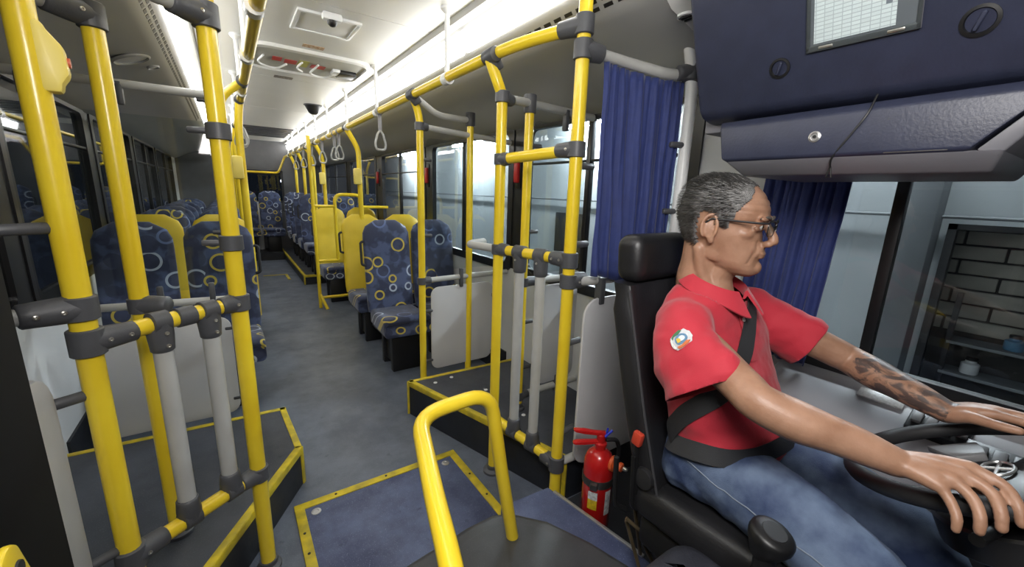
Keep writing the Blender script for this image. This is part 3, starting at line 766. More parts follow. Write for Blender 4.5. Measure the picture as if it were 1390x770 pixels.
# ---------------------------------------------------------------- seats
def ring_fabric(name, sq):
    m = bpy.data.materials.new(name); m.use_nodes = True; nt = m.node_tree; b = nt.nodes['Principled BSDF']
    L = nt.links.new; N = nt.nodes.new
    tc = N('ShaderNodeTexCoord'); oi = N('ShaderNodeObjectInfo')
    off = N('ShaderNodeVectorMath'); off.operation = 'MULTIPLY_ADD'
    rv = N('ShaderNodeCombineXYZ')
    for k in range(3): L(oi.outputs['Random'], rv.inputs[k])
    off.inputs[1].default_value = (7.3, 11.1, 5.7)
    sxyz = N('ShaderNodeSeparateXYZ'); sqz = N('ShaderNodeCombineXYZ'); L(tc.outputs['Object'], sxyz.inputs[0])
    for k in range(2):
        if sq[k] < 3: L(sxyz.outputs[sq[k]], sqz.inputs[k])
    if sq[2]:
        ad = N('ShaderNodeMath'); ad.operation = 'ADD'; L(sxyz.outputs[1], ad.inputs[0]); L(sxyz.outputs[2], ad.inputs[1]); L(ad.outputs[0], sqz.inputs[1])
    L(rv.outputs[0], off.inputs[0]); L(sqz.outputs[0], off.inputs[2])
    vo = N('ShaderNodeTexVoronoi'); vo.voronoi_dimensions = '2D'; vo.inputs['Scale'].default_value = 7.0; vo.inputs['Randomness'].default_value = 0.6
    L(off.outputs[0], vo.inputs['Vector'])
    sc = N('ShaderNodeSeparateColor'); L(vo.outputs['Color'], sc.inputs[0])
    # ring radius per cell
    rad = N('ShaderNodeMapRange'); rad.inputs['To Min'].default_value = 0.20; rad.inputs['To Max'].default_value = 0.42
    L(sc.outputs[0], rad.inputs['Value'])
    df = N('ShaderNodeMath'); df.operation = 'SUBTRACT'; L(vo.outputs['Distance'], df.inputs[0]); L(rad.outputs[0], df.inputs[1])
    ab = N('ShaderNodeMath'); ab.operation = 'ABSOLUTE'; L(df.outputs[0], ab.inputs[0])
    lt = N('ShaderNodeMath'); lt.operation = 'LESS_THAN'; lt.inputs[1].default_value = 0.05; L(ab.outputs[0], lt.inputs[0])
    # arc: only part of each ring, direction by cell colour
    sub = N('ShaderNodeVectorMath'); sub.operation = 'SUBTRACT'
    mul = N('ShaderNodeVectorMath'); mul.operation = 'SCALE'; mul.inputs['Scale'].default_value = 1.0
    L(off.outputs[0], mul.inputs[0]); L(mul.outputs[0], sub.inputs[0]); L(vo.outputs['Position'], sub.inputs[1])
    dirv = N('ShaderNodeVectorMath'); dirv.operation = 'SUBTRACT'; dirv.inputs[1].default_value = (0.5, 0.5, 0.5); L(vo.outputs['Color'], dirv.inputs[0])
    dot = N('ShaderNodeVectorMath'); dot.operation = 'DOT_PRODUCT'; L(sub.outputs[0], dot.inputs[0]); L(dirv.outputs[0], dot.inputs[1])
    gt = N('ShaderNodeMath'); gt.operation = 'GREATER_THAN'; gt.inputs[1].default_value = -0.002; L(dot.outputs['Value'], gt.inputs[0])
    arc = N('ShaderNodeMath'); arc.operation = 'MULTIPLY'; L(lt.outputs[0], arc.inputs[0]); L(gt.outputs[0], arc.inputs[1])
    # ring colour
    cr = N('ShaderNodeValToRGB'); cr.color_ramp.interpolation = 'CONSTANT'
    e = cr.color_ramp.elements; e[0].color = (0.52, 0.40, 0.06, 1); e[0].position = 0; e[1].position = 0.38; e[1].color = (0.38, 0.43, 0.52, 1)
    x = e.new(0.80); x.color = (0.10, 0.14, 0.28, 1)
    L(sc.outputs[1], cr.inputs['Fac'])
    # base: two-tone blue with filled discs
    inn = N('ShaderNodeMath'); inn.operation = 'LESS_THAN'; inn.inputs[1].default_value = 0.0; L(df.outputs[0], inn.inputs[0])
    nz = N('ShaderNodeTexNoise'); nz.inputs['Scale'].default_value = 11; nz.inputs['Detail'].default_value = 2; L(off.outputs[0], nz.inputs['Vector'])
    br = N('ShaderNodeValToRGB'); br.color_ramp.elements[0].position = 0.44; br.color_ramp.elements[1].position = 0.58
    br.color_ramp.elements[0].color = (0.022, 0.030, 0.070, 1); br.color_ramp.elements[1].color = (0.062, 0.085, 0.17, 1)
    L(nz.outputs['Fac'], br.inputs['Fac'])
    m1 = N('ShaderNodeMixRGB'); m1.inputs[2].default_value = (0.024, 0.03, 0.07, 1)
    hf = N('ShaderNodeMath'); hf.operation = 'MULTIPLY'; hf.inputs[1].default_value = 0.75; L(inn.outputs[0], hf.inputs[0])
    L(hf.outputs[0], m1.inputs[0]); L(br.outputs['Color'], m1.inputs[1])
    m2 = N('ShaderNodeMixRGB'); L(arc.outputs[0], m2.inputs[0]); L(m1.outputs[0], m2.inputs[1]); L(cr.outputs['Color'], m2.inputs[2])
    L(m2.outputs[0], b.inputs['Base Color'])
    b.inputs['Roughness'].default_value = 0.75; b.inputs['Sheen Weight'].default_value = 0.25
    MATS[name] = m
    return m
FAB = ring_fabric('ring_fabric', (0, 2, 0)); FABC = ring_fabric('ring_fabric_cushion', (0, 1, 1))
YFAB = mat('yellow_upholstery', (0.78, 0.56, 0.03), 0.5, vary=0.10, scale=6, bump=0.08, bscale=120)
SHELL = mat('seat_shell', (0.05, 0.05, 0.06), 0.5)
def seat_proto(name, backm, side=-1, handle=True):
    """front-facing seat (faces -y), origin on the floor under it"""
    t = thing(name, 'seat', 'seat', (0, 0, 0))
    # cushion: grid loft with a soft crown
    w = 0.200; m = MB(); R = []
    for (y, zt, zb, k) in ((-0.40, 0.425, 0.40, 0.93), (-0.425, 0.44, 0.36, 0.97), (-0.43, 0.45, 0.335, 0.99), (-0.425, 0.472, 0.325, 1.0), (-0.39, 0.488, 0.325, 1.0), (-0.30, 0.484, 0.33, 1.0), (-0.15, 0.474, 0.335, 1.0), (-0.02, 0.475, 0.34, 0.98)):
        prof = rrect(-w*k, w*k, zb, zt, min(0.035, (zt-zb)*0.45), 4)
        R.append([Vector((a, y, b)) for a, b in prof])
    m.rings(R); m.build('cushion', FABC, t, ang=60)
    # backrest
    m = MB(); R = []; n = 14
    for i in range(n+1):
        s = i/n; z = 0.44+s*0.80
        tilt = 0.02+0.10*s
        hw = 0.205
        if s > 0.80: hw *= math.sqrt(max(0.02, 1-((s-0.80)/0.2)**2.6*0.80))
        th = 0.085 if s < 0.9 else 0.085*(1-(s-0.9)*6.0)
        if s < 0.06: hw *= 0.97
        zz = z if s < 0.97 else z-0.004
        bulge = 0.012*math.sin(s*PI*2.2)+(0.018 if 0.62 < s < 0.9 else 0)
        ring = []
        q = 24
        for k in range(q):
            a = 2*PI*k/q; ca, sa = math.cos(a), math.sin(a)
            ex = 0.45
            x = hw*math.copysign(abs(ca)**ex, ca); y = th*0.5*math.copysign(abs(sa)**0.7, sa)
            if sa < 0: y -= bulge*(1-(x/hw)**2*0.8)-0.012*(abs(x)/hw)**4*0
            ring.append(Vector((x, y+tilt, zz)))
        R.append(ring)
    m.rings(R); m.build('backrest', backm, t, ang=70)
    # shell behind
    m = MB(); m.rbox((0, 0.125, 0.78), (0.38, 0.03, 0.58), 0.012, 2, Matrix.Rotation(-0.115, 3, 'X')); m.build('back_shell', SHELL, t)
    # pedestal
    m = MB(); m.bb(-0.12, 0.12, -0.36, -0.30, 0.0, 0.335); m.bb(-0.12, 0.12, -0.12, -0.06, 0.0, 0.335); m.bb(-0.10, 0.10, -0.33, -0.08, 0.05, 0.30); m.build('pedestal', BLK, t, bevel=0.006)
    m = MB(); m.bb(-0.18, 0.18, -0.40, 0.0, 0.318, 0.338); m.build('seat_pan', BLK, t, bevel=0.004)
    # grab handle at the shoulder on the aisle side
    sx = side
    if not handle: return t
    m = MB(); m.tube([(sx*0.205, 0.07, 1.06), (sx*0.232, 0.07, 1.05), (sx*0.232, 0.05, 0.86), (sx*0.20, 0.05, 0.85)], 0.011, 8, 0.02); m.build('grab_handle', RUB, t)
    return t
PR = {}
def proto(k, side, aisle):
    key = (k, side, aisle)
    if key not in PR: PR[key] = seat_proto('blue_passenger_chair' if k == 'B' else 'yellow_passenger_chair', FAB if k == 'B' else YFAB, side, aisle)
    return PR[key]
used = set()
def put(proto, x, y, z, label, group):
    o = proto if proto.name not in used else copy_tree(proto)
    used.add(proto.name)
    o.location = (x, y, z); o['label'] = label; o['group'] = group; o['category'] = 'seat'
    return o
ordn = ['first', 'second', 'third', 'fourth', 'fifth', 'sixth', 'seventh', 'eighth']
XA, XW = 1.125, 1.56
rowsR = [(3.5, 0, 'B'), (4.32, 0, 'Y'), (6.0, 0, 'Y'), (7.25, 0.15, 'B'), (7.95, 0.15, 'B'), (8.65, 0.15, 'B'), (9.35, 0.15, 'B')]
for i, (y, z, k) in enumerate(rowsR):
    for x, w in ((XA, 'aisle'), (XW, 'window')):
        put(proto(k, -1, w == 'aisle'), x, y, z, '%s %s seat in the %s row on the driver side' % ('blue ring-patterned' if k == 'B' else 'yellow-backed', w, ordn[i]), 'driver side seats')
XA, XW = -0.085, -0.545
rowsL = [(3.5, 0, 'B'), (4.32, 0, 'Y'), (5.1, 0, 'B'), (5.85, 0, 'B'), (6.6, 0, 'B'), (7.35, 0, 'B'), (8.1, 0, 'B'), (8.85, 0, 'B')]
for i, (y, z, k) in enumerate(rowsL):
    for x, w in ((XA, 'aisle'), (XW, 'window')):
        put(proto(k, 1, w == 'aisle'), x, y, z, '%s %s seat in the %s row on the door side' % ('blue ring-patterned' if k == 'B' else 'yellow-backed', w, ordn[i]), 'door side seats')
for i, x in enumerate((0.28, 0.72)):
    put(proto('B', -1, False), x, 10.1, 0.15, 'blue ring-patterned rear bench seat nearest the %s side, under rear window' % ('door' if i == 0 else 'driver'), 'rear bench seats')
m = MB(); m.bb(0.06, 0.852, 9.55, 10.29, 0.0, 0.149); tag(m.build('bench_step', DARKF, smooth=False), 'dark step under the rear bench seats at the aisle end', 'step')
m = MB(); m.tube([(0.5, 10.2, 0.15), (0.5, 10.24, 1.16)], 0.05, 12); tag(m.build('rear_column', WTUBE), 'white column between the rear bench seats', 'column')
# ---------------------------------------------------------------- engine cover, driver's area
t = thing('engine_cover', 'low dark grey engine cover with black mat top beside the driver', 'engine cover', (0.5, 0.3, 0.0))
cov = [(0.10, -0.6), (0.10, 0.88), (0.17, 0.955), (0.32, 0.985), (0.56, 1.015), (0.655, 1.015), (0.715, 0.985), (0.80, 0.89), (0.865, 0.75), (0.905, 0.62), (0.89, 0.45), (0.88, -0.6)]
ctr = Vector((0.5, 0.25))
def scaled(poly, d):
    out = []
    for a, b in poly:
        v = Vector((a, b))-ctr; l = v.length; out.append(tuple(ctr+v*((l+d)/l)))
    return out
m = MB(); lv = [(0.05, 0.0), (0.03, 0.2), (0.012, 0.34), (0.004, 0.385), (-0.012, 0.405), (-0.035, 0.412)]
m.rings([[Vector((a, b, z)) for a, b in scaled(cov, d)] for d, z in lv]); m.build('cover_shell', MATF, t, ang=50)
m = MB(); m.rings([[Vector((a, b, z)) for a, b in scaled(cov, d)] for d, z in ((-0.06, 0.411), (-0.062, 0.417), (-0.07, 0.419))]); m.build('mat_top', MATF, t, ang=50)
for (x, y, a) in ((0.40, 0.93, 0.2), (0.76, 0.78, -1.0)):
    pass
# step beside the driver's seat with aluminium edge
t = thing('driver_step', 'blue vinyl step with aluminium edge beside the driver seat', 'step', (1.0, 0.9, 0))
poly = [(0.80, 1.17), (1.035, 1.155), (1.10, 0.72), (1.10, 0.10), (0.80, 0.10)]
m = MB(); m.prism(poly, 0.0, 0.245); m.build('step_body', BLUEF, t, smooth=False)
a, b = Vector((1.04, 1.12, 0.247)), Vector((1.103, 0.70, 0.247))
m = MB(); d = U(b-a); rot = Matrix((d, Vector((-d.y, d.x, 0)), Vector((0, 0, 1)))).transposed()
m.box((a+b)/2, ((b-a).length, 0.014, 0.010), rot); m.build('edge_strip', ALU, t, bevel=0.002)
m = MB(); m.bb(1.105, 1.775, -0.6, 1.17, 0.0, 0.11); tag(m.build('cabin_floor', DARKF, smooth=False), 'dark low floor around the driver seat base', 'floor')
# inverted-U hand rail on the engine cover
t = thing('cover_handrail', 'yellow inverted-U handrail standing on the engine cover', 'handrail', (0.45, 0.8, 0.41))
part_tube('rail', [(0.655, 0.885, 0.405), (0.59, 0.875, 0.72), (0.545, 0.868, 0.965), (0.335, 0.868, 0.955), (0.262, 0.60, 0.94), (0.235, 0.48, 0.925), (0.22, 0.40, 0.86), (0.20, 0.36, 0.405)], 0.0195, YEL, t, 0.075, 18)
# gear console hump
t = thing('gear_console', 'dark vinyl gear console hump between engine cover and driver', 'console', (0.8, 0.15, 0.41))
m = MB(); R = []
for z, g in ((0.40, 0.05), (0.52, 0.035), (0.60, 0.015), (0.635, -0.005), (0.652, -0.03), (0.656, -0.06)):
    R.append([Vector((a, b, z)) for a, b in rrect(0.685-g, 0.905+g, -0.35-g, 0.465+g, 0.06)])
CONS = mat('console_vinyl', (0.040, 0.043, 0.058), 0.5, vary=0.3, scale=12, bump=0.15, bscale=150)
m.rings(R); m.build('hump', CONS, t, ang=50)
t = thing('gear_lever', 'black gear lever knob on a short shaft with rubber boot', 'lever', (0.81, 0.25, 0.656))
m = MB(); m.lathe([(0.055, 0.655), (0.052, 0.672), (0.04, 0.68), (0.043, 0.69), (0.03, 0.70), (0.032, 0.71), (0.018, 0.72)], (0.81, 0.25, 0), n=18); m.build('boot', RUB, t)
m = MB(); m.tube([(0.81, 0.25, 0.70), (0.812, 0.252, 0.83)], [0.017, 0.021], 14); m.build('shaft', BLK, t)
m = MB(); rot = Matrix.Rotation(0.25, 3, 'X')
m.lathe([(0.020, -0.035), (0.026, -0.022), (0.036, -0.002), (0.041, 0.014), (0.040, 0.026), (0.033, 0.032), (0.012, 0.033)], (0.812, 0.252, 0.845), n=22, rot=rot); m.build('knob', BLK, t, ang=60)
m = MB(); m.lathe([(0.023, 0.0325), (0.022, 0.0345), (0.005, 0.0347)], (0.812, 0.252, 0.845), n=18, rot=rot); m.build('knob_cap', RUB, t)

# ------------------------------------------------ fire extinguisher
RED = mat('extinguisher_red', (0.50, 0.012, 0.012), 0.25, vary=0.1, coat=0.4)
EX = Vector((1.16, 0.99, 0.02))
t = thing('fire_extinguisher', 'red fire extinguisher strapped upright beside the driver seat', 'extinguisher', (EX.x, EX.y, 0.115))
r = 0.061
m = MB(); m.lathe([(r*0.9, 0.115), (r, 0.125), (r, 0.40), (r*0.97, 0.425), (r*0.80, 0.452), (r*0.5, 0.468), (0.022, 0.472), (0.022, 0.49)], EX, n=28); m.build('cylinder', RED, t, ang=50)
m = MB(); m.lathe([(0.020, 0.485), (0.026, 0.49), (0.026, 0.50), (0.018, 0.505), (0.018, 0.535), (0.012, 0.54)], EX, n=16); m.build('valve', RED, t)
hd = U((-0.80, 0.50, 0))     # handle direction
sd = Vector((-hd.y, hd.x, 0))
for z0, z1, nm in ((0.505, 0.50, 'carry_handle'), (0.54, 0.555, 'squeeze_lever')):
    m = MB(); R = []
    for s, w, h in ((-0.015, 0.012, 0.016), (0.03, 0.012, 0.014), (0.07, 0.012, 0.017), (0.105, 0.012, 0.013), (0.115, 0.008, 0.006)):
        c = EX+hd*s+Vector((0, 0, z0+(z1-z0)*max(0, s)/0.1))
        R.append([c+sd*(w*a)+Vector((0, 0, h*b*0.6)) for a, b in ((-1, -0.6), (-0.6, -1), (0.6, -1), (1, -0.6), (1, 0.6), (0.6, 1), (-0.6, 1), (-1, 0.6))])
    m.rings(R); m.build(nm, RED, t, ang=50)
m = MB(); m.tube([EX+Vector((0.012, -0.012, 0.52)), EX+Vector((0.02, -0.015, 0.565))], 0.004, 8); m.tube([EX+Vector((0.0, -0.02, 0.535)), EX+Vector((0.03, -0.03, 0.56))], 0.005, 8)
m.build('safety_tag', mat('tag_blue', (0.02, 0.04, 0.6), 0.4), t)
m = MB(); m.lathe([(r+0.003, 0.325), (r+0.0035, 0.33), (r+0.0035, 0.352), (r+0.003, 0.357)], EX, n=28); m.build('strap', mat('strap_steel', (0.10, 0.095, 0.09), 0.35, metal=0.7, vary=0.3), t)
m = MB(); p = EX+U((-0.85, -0.52, 0))*(r+0.006); m.rbox((p.x, p.y, 0.341+EX.z), (0.03, 0.03, 0.026), 0.004, 2, Matrix.Rotation(math.atan2(-0.52, -0.85), 3, 'Z')); m.build('strap_buckle', MATS['strap_steel'], t)
# gauge valve sticking out toward the seat, orange
ORG = mat('valve_orange', (0.75, 0.12, 0.03), 0.4)
gd = U((0.25, -0.95, 0.0)); g0 = EX+gd*(r-0.005)+Vector((0, 0, 0.432)); rot = Vector((0, 0, 1)).rotation_difference(gd).to_matrix()
m = MB(); m.lathe([(0.026, -0.004), (0.032, 0.0), (0.032, 0.012), (0.02, 0.016), (0.012, 0.03), (0.018, 0.033), (0.018, 0.045), (0.008, 0.05)], g0, n=14, rot=rot); m.build('side_knob', ORG, t, ang=50)
m = MB(); m.lathe([(0.008, 0.05), (0.008, 0.062), (0.004, 0.068)], g0, n=10, rot=rot); m.build('nozzle_tip', SCREW, t)
# stickers: curved patches
def sticker(a0, a1, z0, z1, mm, nm, dr=0.0012):
    b = MB(); n = 8; ra = r+dr; vs = []
    for i in range(n+1):
        a = math.radians(a0+(a1-a0)*i/n); vs += [(EX.x+math.cos(a)*ra, EX.y+math.sin(a)*ra, z0+EX.z), (EX.x+math.cos(a)*ra, EX.y+math.sin(a)*ra, z1+EX.z)]
        vs += [(EX.x+math.cos(a)*(ra-0.002), EX.y+math.sin(a)*(ra-0.002), z0+EX.z), (EX.x+math.cos(a)*(ra-0.002), EX.y+math.sin(a)*(ra-0.002), z1+EX.z)]
    fs = []
    for i in range(n):
        k = i*4; fs += [(k, k+1, k+5, k+4), (k+2, k+6, k+7, k+3), (k+1, k+3, k+7, k+5), (k, k+4, k+6, k+2)]
    fs += [(0, 2, 3, 1), (n*4, n*4+1, n*4+3, n*4+2)]
    b.add(vs, fs); return b.build(nm, mm, t)
LABW = mat('label_white', (0.70, 0.72, 0.72), 0.4, vary=0.45, scale=90)
LABY = mat('label_yellow', (0.72, 0.50, 0.02), 0.4, vary=0.35, scale=90)
sticker(190, 226, 0.27, 0.305, LABW, 'label_top'); sticker(190, 226, 0.225, 0.2695, LABY, 'label_bottom'); sticker(258, 285, 0.20, 0.31, LABW, 'instruction_label')
m = MB(); m.tube([EX+Vector((0.02, -0.01, 0.51)), EX+Vector((0.06, -0.03, 0.51)), EX+Vector((0.10, -0.02, 0.44)), EX+Vector((0.10, 0.0, 0.25))], 0.009, 10, 0.04); m.build('hose', RUB, t)

# ------------------------------------------------ driver's seat
LEA = mat('seat_leather', (0.014, 0.014, 0.016), 0.40, vary=0.3, bump=0.06, bscale=180)
SXc = 1.09
t = thing('driver_chair', 'black leather driver seat with separate headrest', 'driver seat', (SXc, 0.6, 0.11))
m = MB(); R = []
n = 16
for i in range(n+1):
    s = i/n; z = 0.62+s*0.63; y = 0.592+0.20*s
    hw = 0.185*(1-0.10*max(0, s-0.45)/0.55)
    if s > 0.93: hw *= 0.93
    th = 0.045*(1 if s < 0.93 else 0.75)
    ring = []
    for k in range(28):
        a = 2*PI*k/28; ca, sa = math.cos(a), math.sin(a)
        x = hw*math.copysign(abs(ca)**0.55, ca); yy = th*math.copysign(abs(sa)**0.75, sa)
        if sa < 0: yy -= 0.035*(abs(x)/hw)**3
        ring.append(Vector((SXc+x, y+yy, z)))
    R.append(ring)
m.rings(R); m.build('backrest', LEA, t, ang=70)
# piping along the side bolsters
for sx in (-1, 1):
    pts = []
    for i in range(n+1):
        s = i/n; z = 0.62+s*0.62; y = 0.592+0.20*s; hw = 0.185*(1-0.10*max(0, s-0.45)/0.55)
        pts.append(Vector((SXc+sx*hw*0.985, y-0.056, z)))
    m = MB(); m.tube(pts, 0.004, 8); m.build('piping', mat('piping_grey', (0.05, 0.05, 0.055), 0.4), t)
m = MB(); m.rbox((SXc+0.01, 0.79, 1.322), (0.29, 0.095, 0.145), 0.038, 5, Matrix.Rotation(-0.08, 3, 'X') @ Matrix.Rotation(0.05, 3, 'Z')); hr = m.build('headrest', LEA, t, ang=60)
for x in (-0.06, 0.06):
    m = MB(); m.tube([(SXc+x, 0.85, 1.2), (SXc+x, 0.82, 1.30)], 0.007, 8); m.build('headrest_post', ALU, t)
m = MB(); R = []
for (y, zt, k) in ((0.17, 0.66, 0.9), (0.155, 0.685, 0.96), (0.18, 0.71, 1.0), (0.28, 0.718, 1.0), (0.45, 0.705, 1.0), (0.58, 0.70, 1.0), (0.63, 0.69, 0.98)):
    R.append([Vector((SXc+a, y, b)) for a, b in rrect(-0.20*k, 0.20*k, 0.585, zt, 0.045, 5)])
m.rings(R); m.build('cushion', LEA, t, ang=60)
m = MB(); m.rbox((SXc, 0.40, 0.54), (0.36, 0.42, 0.10), 0.02); m.build('seat_frame', BLK, t)
m = MB(); R = []
for z, g in ((0.11, 0.16), (0.13, 0.16), (0.2, 0.13), (0.45, 0.14), (0.51, 0.18)):
    R.append([Vector((1.10+0.55*a, 0.40+b, z)) for a, b in rrect(-g, g, -g, g, 0.05)])
for k in range(4):
    pass
m.rings(R); m.build('suspension_base', RUB, t, ang=40)
for (x, y0, z0) in ((SXc-0.19, 0.60, 0.62), (SXc-0.19, 0.66, 0.58)):
    m = MB(); m.tube([(x+0.02, y0, z0-0.02), (x-0.015, y0+0.02, z0), (x-0.015, y0+0.03, z0+0.16)], 0.008, 8, 0.02); m.build('adjust_lever', BLK, t)
m = MB(); m.lathe([(0.028, -0.01), (0.032, 0.0), (0.03, 0.014), (0.01, 0.018)], (SXc-0.185, 0.60, 0.72), axis='x', n=16, rot=Matrix.Diagonal((-1, 1, 1))); m.build('recliner_knob', RUB, t)
# brown/steel springs and cables under the seat
SPR = mat('linkage_metal', (0.22, 0.17, 0.10), 0.4, metal=0.6, vary=0.4)
for (a, b) in (((0.96, 0.66, 0.55), (1.02, 0.66, 0.34)), ((0.95, 0.68, 0.50), (1.0, 0.60, 0.44)), ((0.96, 0.62, 0.46), (1.03, 0.58, 0.30)), ((0.97, 0.56, 0.42), (1.02, 0.55, 0.30)), ((0.98, 0.70, 0.46), (1.0, 0.64, 0.30))):
    m = MB(); m.tube([a, b], 0.006, 8); m.build('linkage_rod', SPR, t)
bk = thing('belt_buckle', 'orange-red seat belt buckle at the driver seat side', 'buckle', (SXc-0.20, 0.62, 0.80))
m = MB(); m.rbox((SXc-0.203, 0.625, 0.838), (0.020, 0.030, 0.042), 0.006, 2, Matrix.Rotation(0.15, 3, 'X')); m.build('buckle_body', mat('buckle_red', (0.50, 0.05, 0.025), 0.4), bk)
m = MB(); m.tube([(SXc-0.20, 0.63, 0.82), (SXc-0.195, 0.62, 0.66)], 0.008, 8); m.build('buckle_stalk', BLK, bk)

# ------------------------------------------------ steering wheel
WC = Vector((1.19, 0.03, 1.02)); tilt = math.atan2(0.10, 0.20)
wax = Vector((0, math.sin(tilt), math.cos(tilt)))
rotW = Matrix.Rotation(-tilt, 3, 'X')
t = thing('steering_wheel', 'large black steering wheel with grey spoke trim', 'steering wheel', WC)
RW = 0.222
m = MB(); R = []
N1, N2 = 56, 12
for i in range(N1):
    a = 2*PI*i/N1; c = Vector((math.cos(a), math.sin(a), 0))
    R.append([WC+rotW @ (c*(RW+0.017*math.cos(2*PI*k/N2))+Vector((0, 0, 0.017*math.sin(2*PI*k/N2)))) for k in range(N2)])
R.append(R[0]); m.rings(R, True, False, False); m.build('rim', RUB, t)
m = MB()
for z0, z1, rr0, rr1 in ((0, 1, 0, 0),):
    m.lathe([(0.095, -0.075), (0.105, -0.055), (0.10, -0.035), (0.06, -0.022), (0.01, -0.018)], WC, n=30, rot=rotW)
m.build('hub', BLK, t, ang=50)
for a0, a1, wd in ((205, 205, 0.075), (335, 335, 0.075), (90, 90, 0.06)):
    a = math.radians(a0); c = Vector((math.cos(a), math.sin(a), 0)); s = Vector((-c.y, c.x, 0)); R = []
    for q, w, z in ((0.07, wd, -0.045), (0.12, wd*0.8, -0.035), (0.17, wd*0.62, -0.02), (RW, wd*0.6, -0.002)):
        R.append([WC+rotW @ (c*q+s*(w*b)+Vector((0, 0, z+dz))) for b, dz in ((-0.5, -0.008), (0.5, -0.008), (0.5, 0.008), (-0.5, 0.008))])
    mm = MB(); mm.rings(R); mm.build('spoke', BLK, t, bevel=0.003)
GRYP = mat('grey_plastic', (0.16, 0.16, 0.165), 0.45)
for a0 in (150, 30):
    a = math.radians(a0); c = Vector((math.cos(a), math.sin(a), 0)); s = Vector((-c.y, c.x, 0)); mm = MB(); R = []
    for q, w in ((0.10, 0.05), (0.14, 0.075), (0.185, 0.09)):
        R.append([WC+rotW @ (c*q+s*(w*b)+Vector((0, 0, -0.03+dz))) for b, dz in ((-0.5, -0.006), (0.5, -0.006), (0.5, 0.008), (-0.5, 0.008))])
    mm.rings(R); mm.build('spoke_trim', GRYP, t, bevel=0.003)
mm = MB(); R = []
for i in range(24):
    a = 2*PI*i/24; c = Vector((0.036*math.cos(a), 0.022*math.sin(a), 0)); u = Vector((math.cos(a), math.sin(a), 0))
    R.append([WC+rotW @ (c+u*(0.003*math.cos(k*PI/3))+Vector((0, 0, -0.014+0.003*math.sin(k*PI/3)))) for k in range(6)])
R.append(R[0]); mm.rings(R, True, False, False); mm.build('emblem_ring', ALU, t)
mm = MB(); mm.tube([WC+rotW @ Vector((-0.034, 0, -0.014)), WC+rotW @ Vector((0.034, 0.0, -0.014))], 0.003, 6); mm.tube([WC+rotW @ Vector((0, 0.02, -0.014)), WC+rotW @ Vector((0, -0.02, -0.014))], 0.003, 6); mm.build('emblem_bar', ALU, t)
cl = WC-wax*0.07
m = MB(); m.tube([cl, cl-wax*0.10, cl-wax*0.40+Vector((0, -0.02, 0))], [0.07, 0.075, 0.05], 20); m.build('column_shroud', BLK, t)
m = MB(); m.lathe([(0.115, -0.155), (0.12, -0.15), (0.12, -0.10), (0.115, -0.095)], WC, n=30, rot=rotW); m.build('column_collar', mat('column_dark', (0.02, 0.02, 0.022), 0.3), t)
m = MB(); m.tube([WC-wax*0.09+Vector((-0.06, 0, 0)), WC-wax*0.075+Vector((-0.20, 0.02, 0))], [0.009, 0.011], 10); m.build('stalk', BLK, t)

# ------------------------------------------------ side console below the driver's window, dash
LG = mat('side_panel_grey', (0.30, 0.30, 0.32), 0.4, vary=0.06)
t = thing('side_console', 'light grey side console under the driver window with black switches', 'console', (1.65, 0.2, 0.11))
m = MB(); prof = [(1.775, 0.11), (1.775, 0.905), (1.72, 0.90), (1.50, 0.815), (1.47, 0.78), (1.47, 0.11)]
m.rings([[Vector((x, y, z)) for x, z in prof] for y in (0.62, -0.6)]); m.build('console_body', LG, t, bevel=0.012)
sl = math.atan2(0.085, 0.22); rs = Matrix.Rotation(-sl, 3, 'Y')
def on_console(s, y, h=0.0):
    p = Vector((1.50, y, 0.815))+Vector((0.22, 0, 0.085))*s
    return p+Vector((-math.sin(sl), 0, math.cos(sl)))*h
m = MB(); m.rbox(on_console(0.86, 0.30, 0.004), (0.045, 0.115, 0.008), 0.003, 2, rs); m.build('label_plate', mat('plate_white', (0.55, 0.56, 0.56), 0.4, vary=0.25, scale=120), t)
m = MB(); m.rbox(on_console(0.62, 0.155, 0.01), (0.10, 0.13, 0.03), 0.006, 2, rs); sp = m.build('switch_panel', BLK, t)
for i in range(4):
    m = MB(); m.rbox(on_console(0.62, 0.108+0.031*i, 0.028), (0.05, 0.022, 0.012), 0.003, 2, rs); m.build('rocker_switch', GRYP, sp)
m = MB(); m.rbox(on_console(0.35, 0.02, 0.01), (0.10, 0.16, 0.035), 0.006, 2, rs); sp = m.build('switch_panel', BLK, t)
for i in range(4):
    m = MB(); m.rbox(on_console(0.35, -0.035+0.034*i, 0.031), (0.06, 0.025, 0.012), 0.003, 2, rs); m.build('rocker_switch', GRYP, sp)
t = thing('dashboard', 'black dashboard in front of the steering wheel', 'dashboard', (1.2, -0.6, 0.11))
m = MB(); prof = [(-0.93, 0.11), (-0.93, 1.12), (-0.60, 1.10), (-0.42, 1.02), (-0.36, 0.90), (-0.42, 0.70), (-0.6, 0.5), (-0.6, 0.11)]
m.rings([[Vector((x, y, z)) for y, z in prof] for x in (0.95, 1.46)]); m.build('dash_body', BLK, t, bevel=0.01)
m = MB(); m.rbox((1.16, -0.42, 1.07), (0.34, 0.16, 0.05), 0.02); m.build('instrument_hood', BLKF, t)

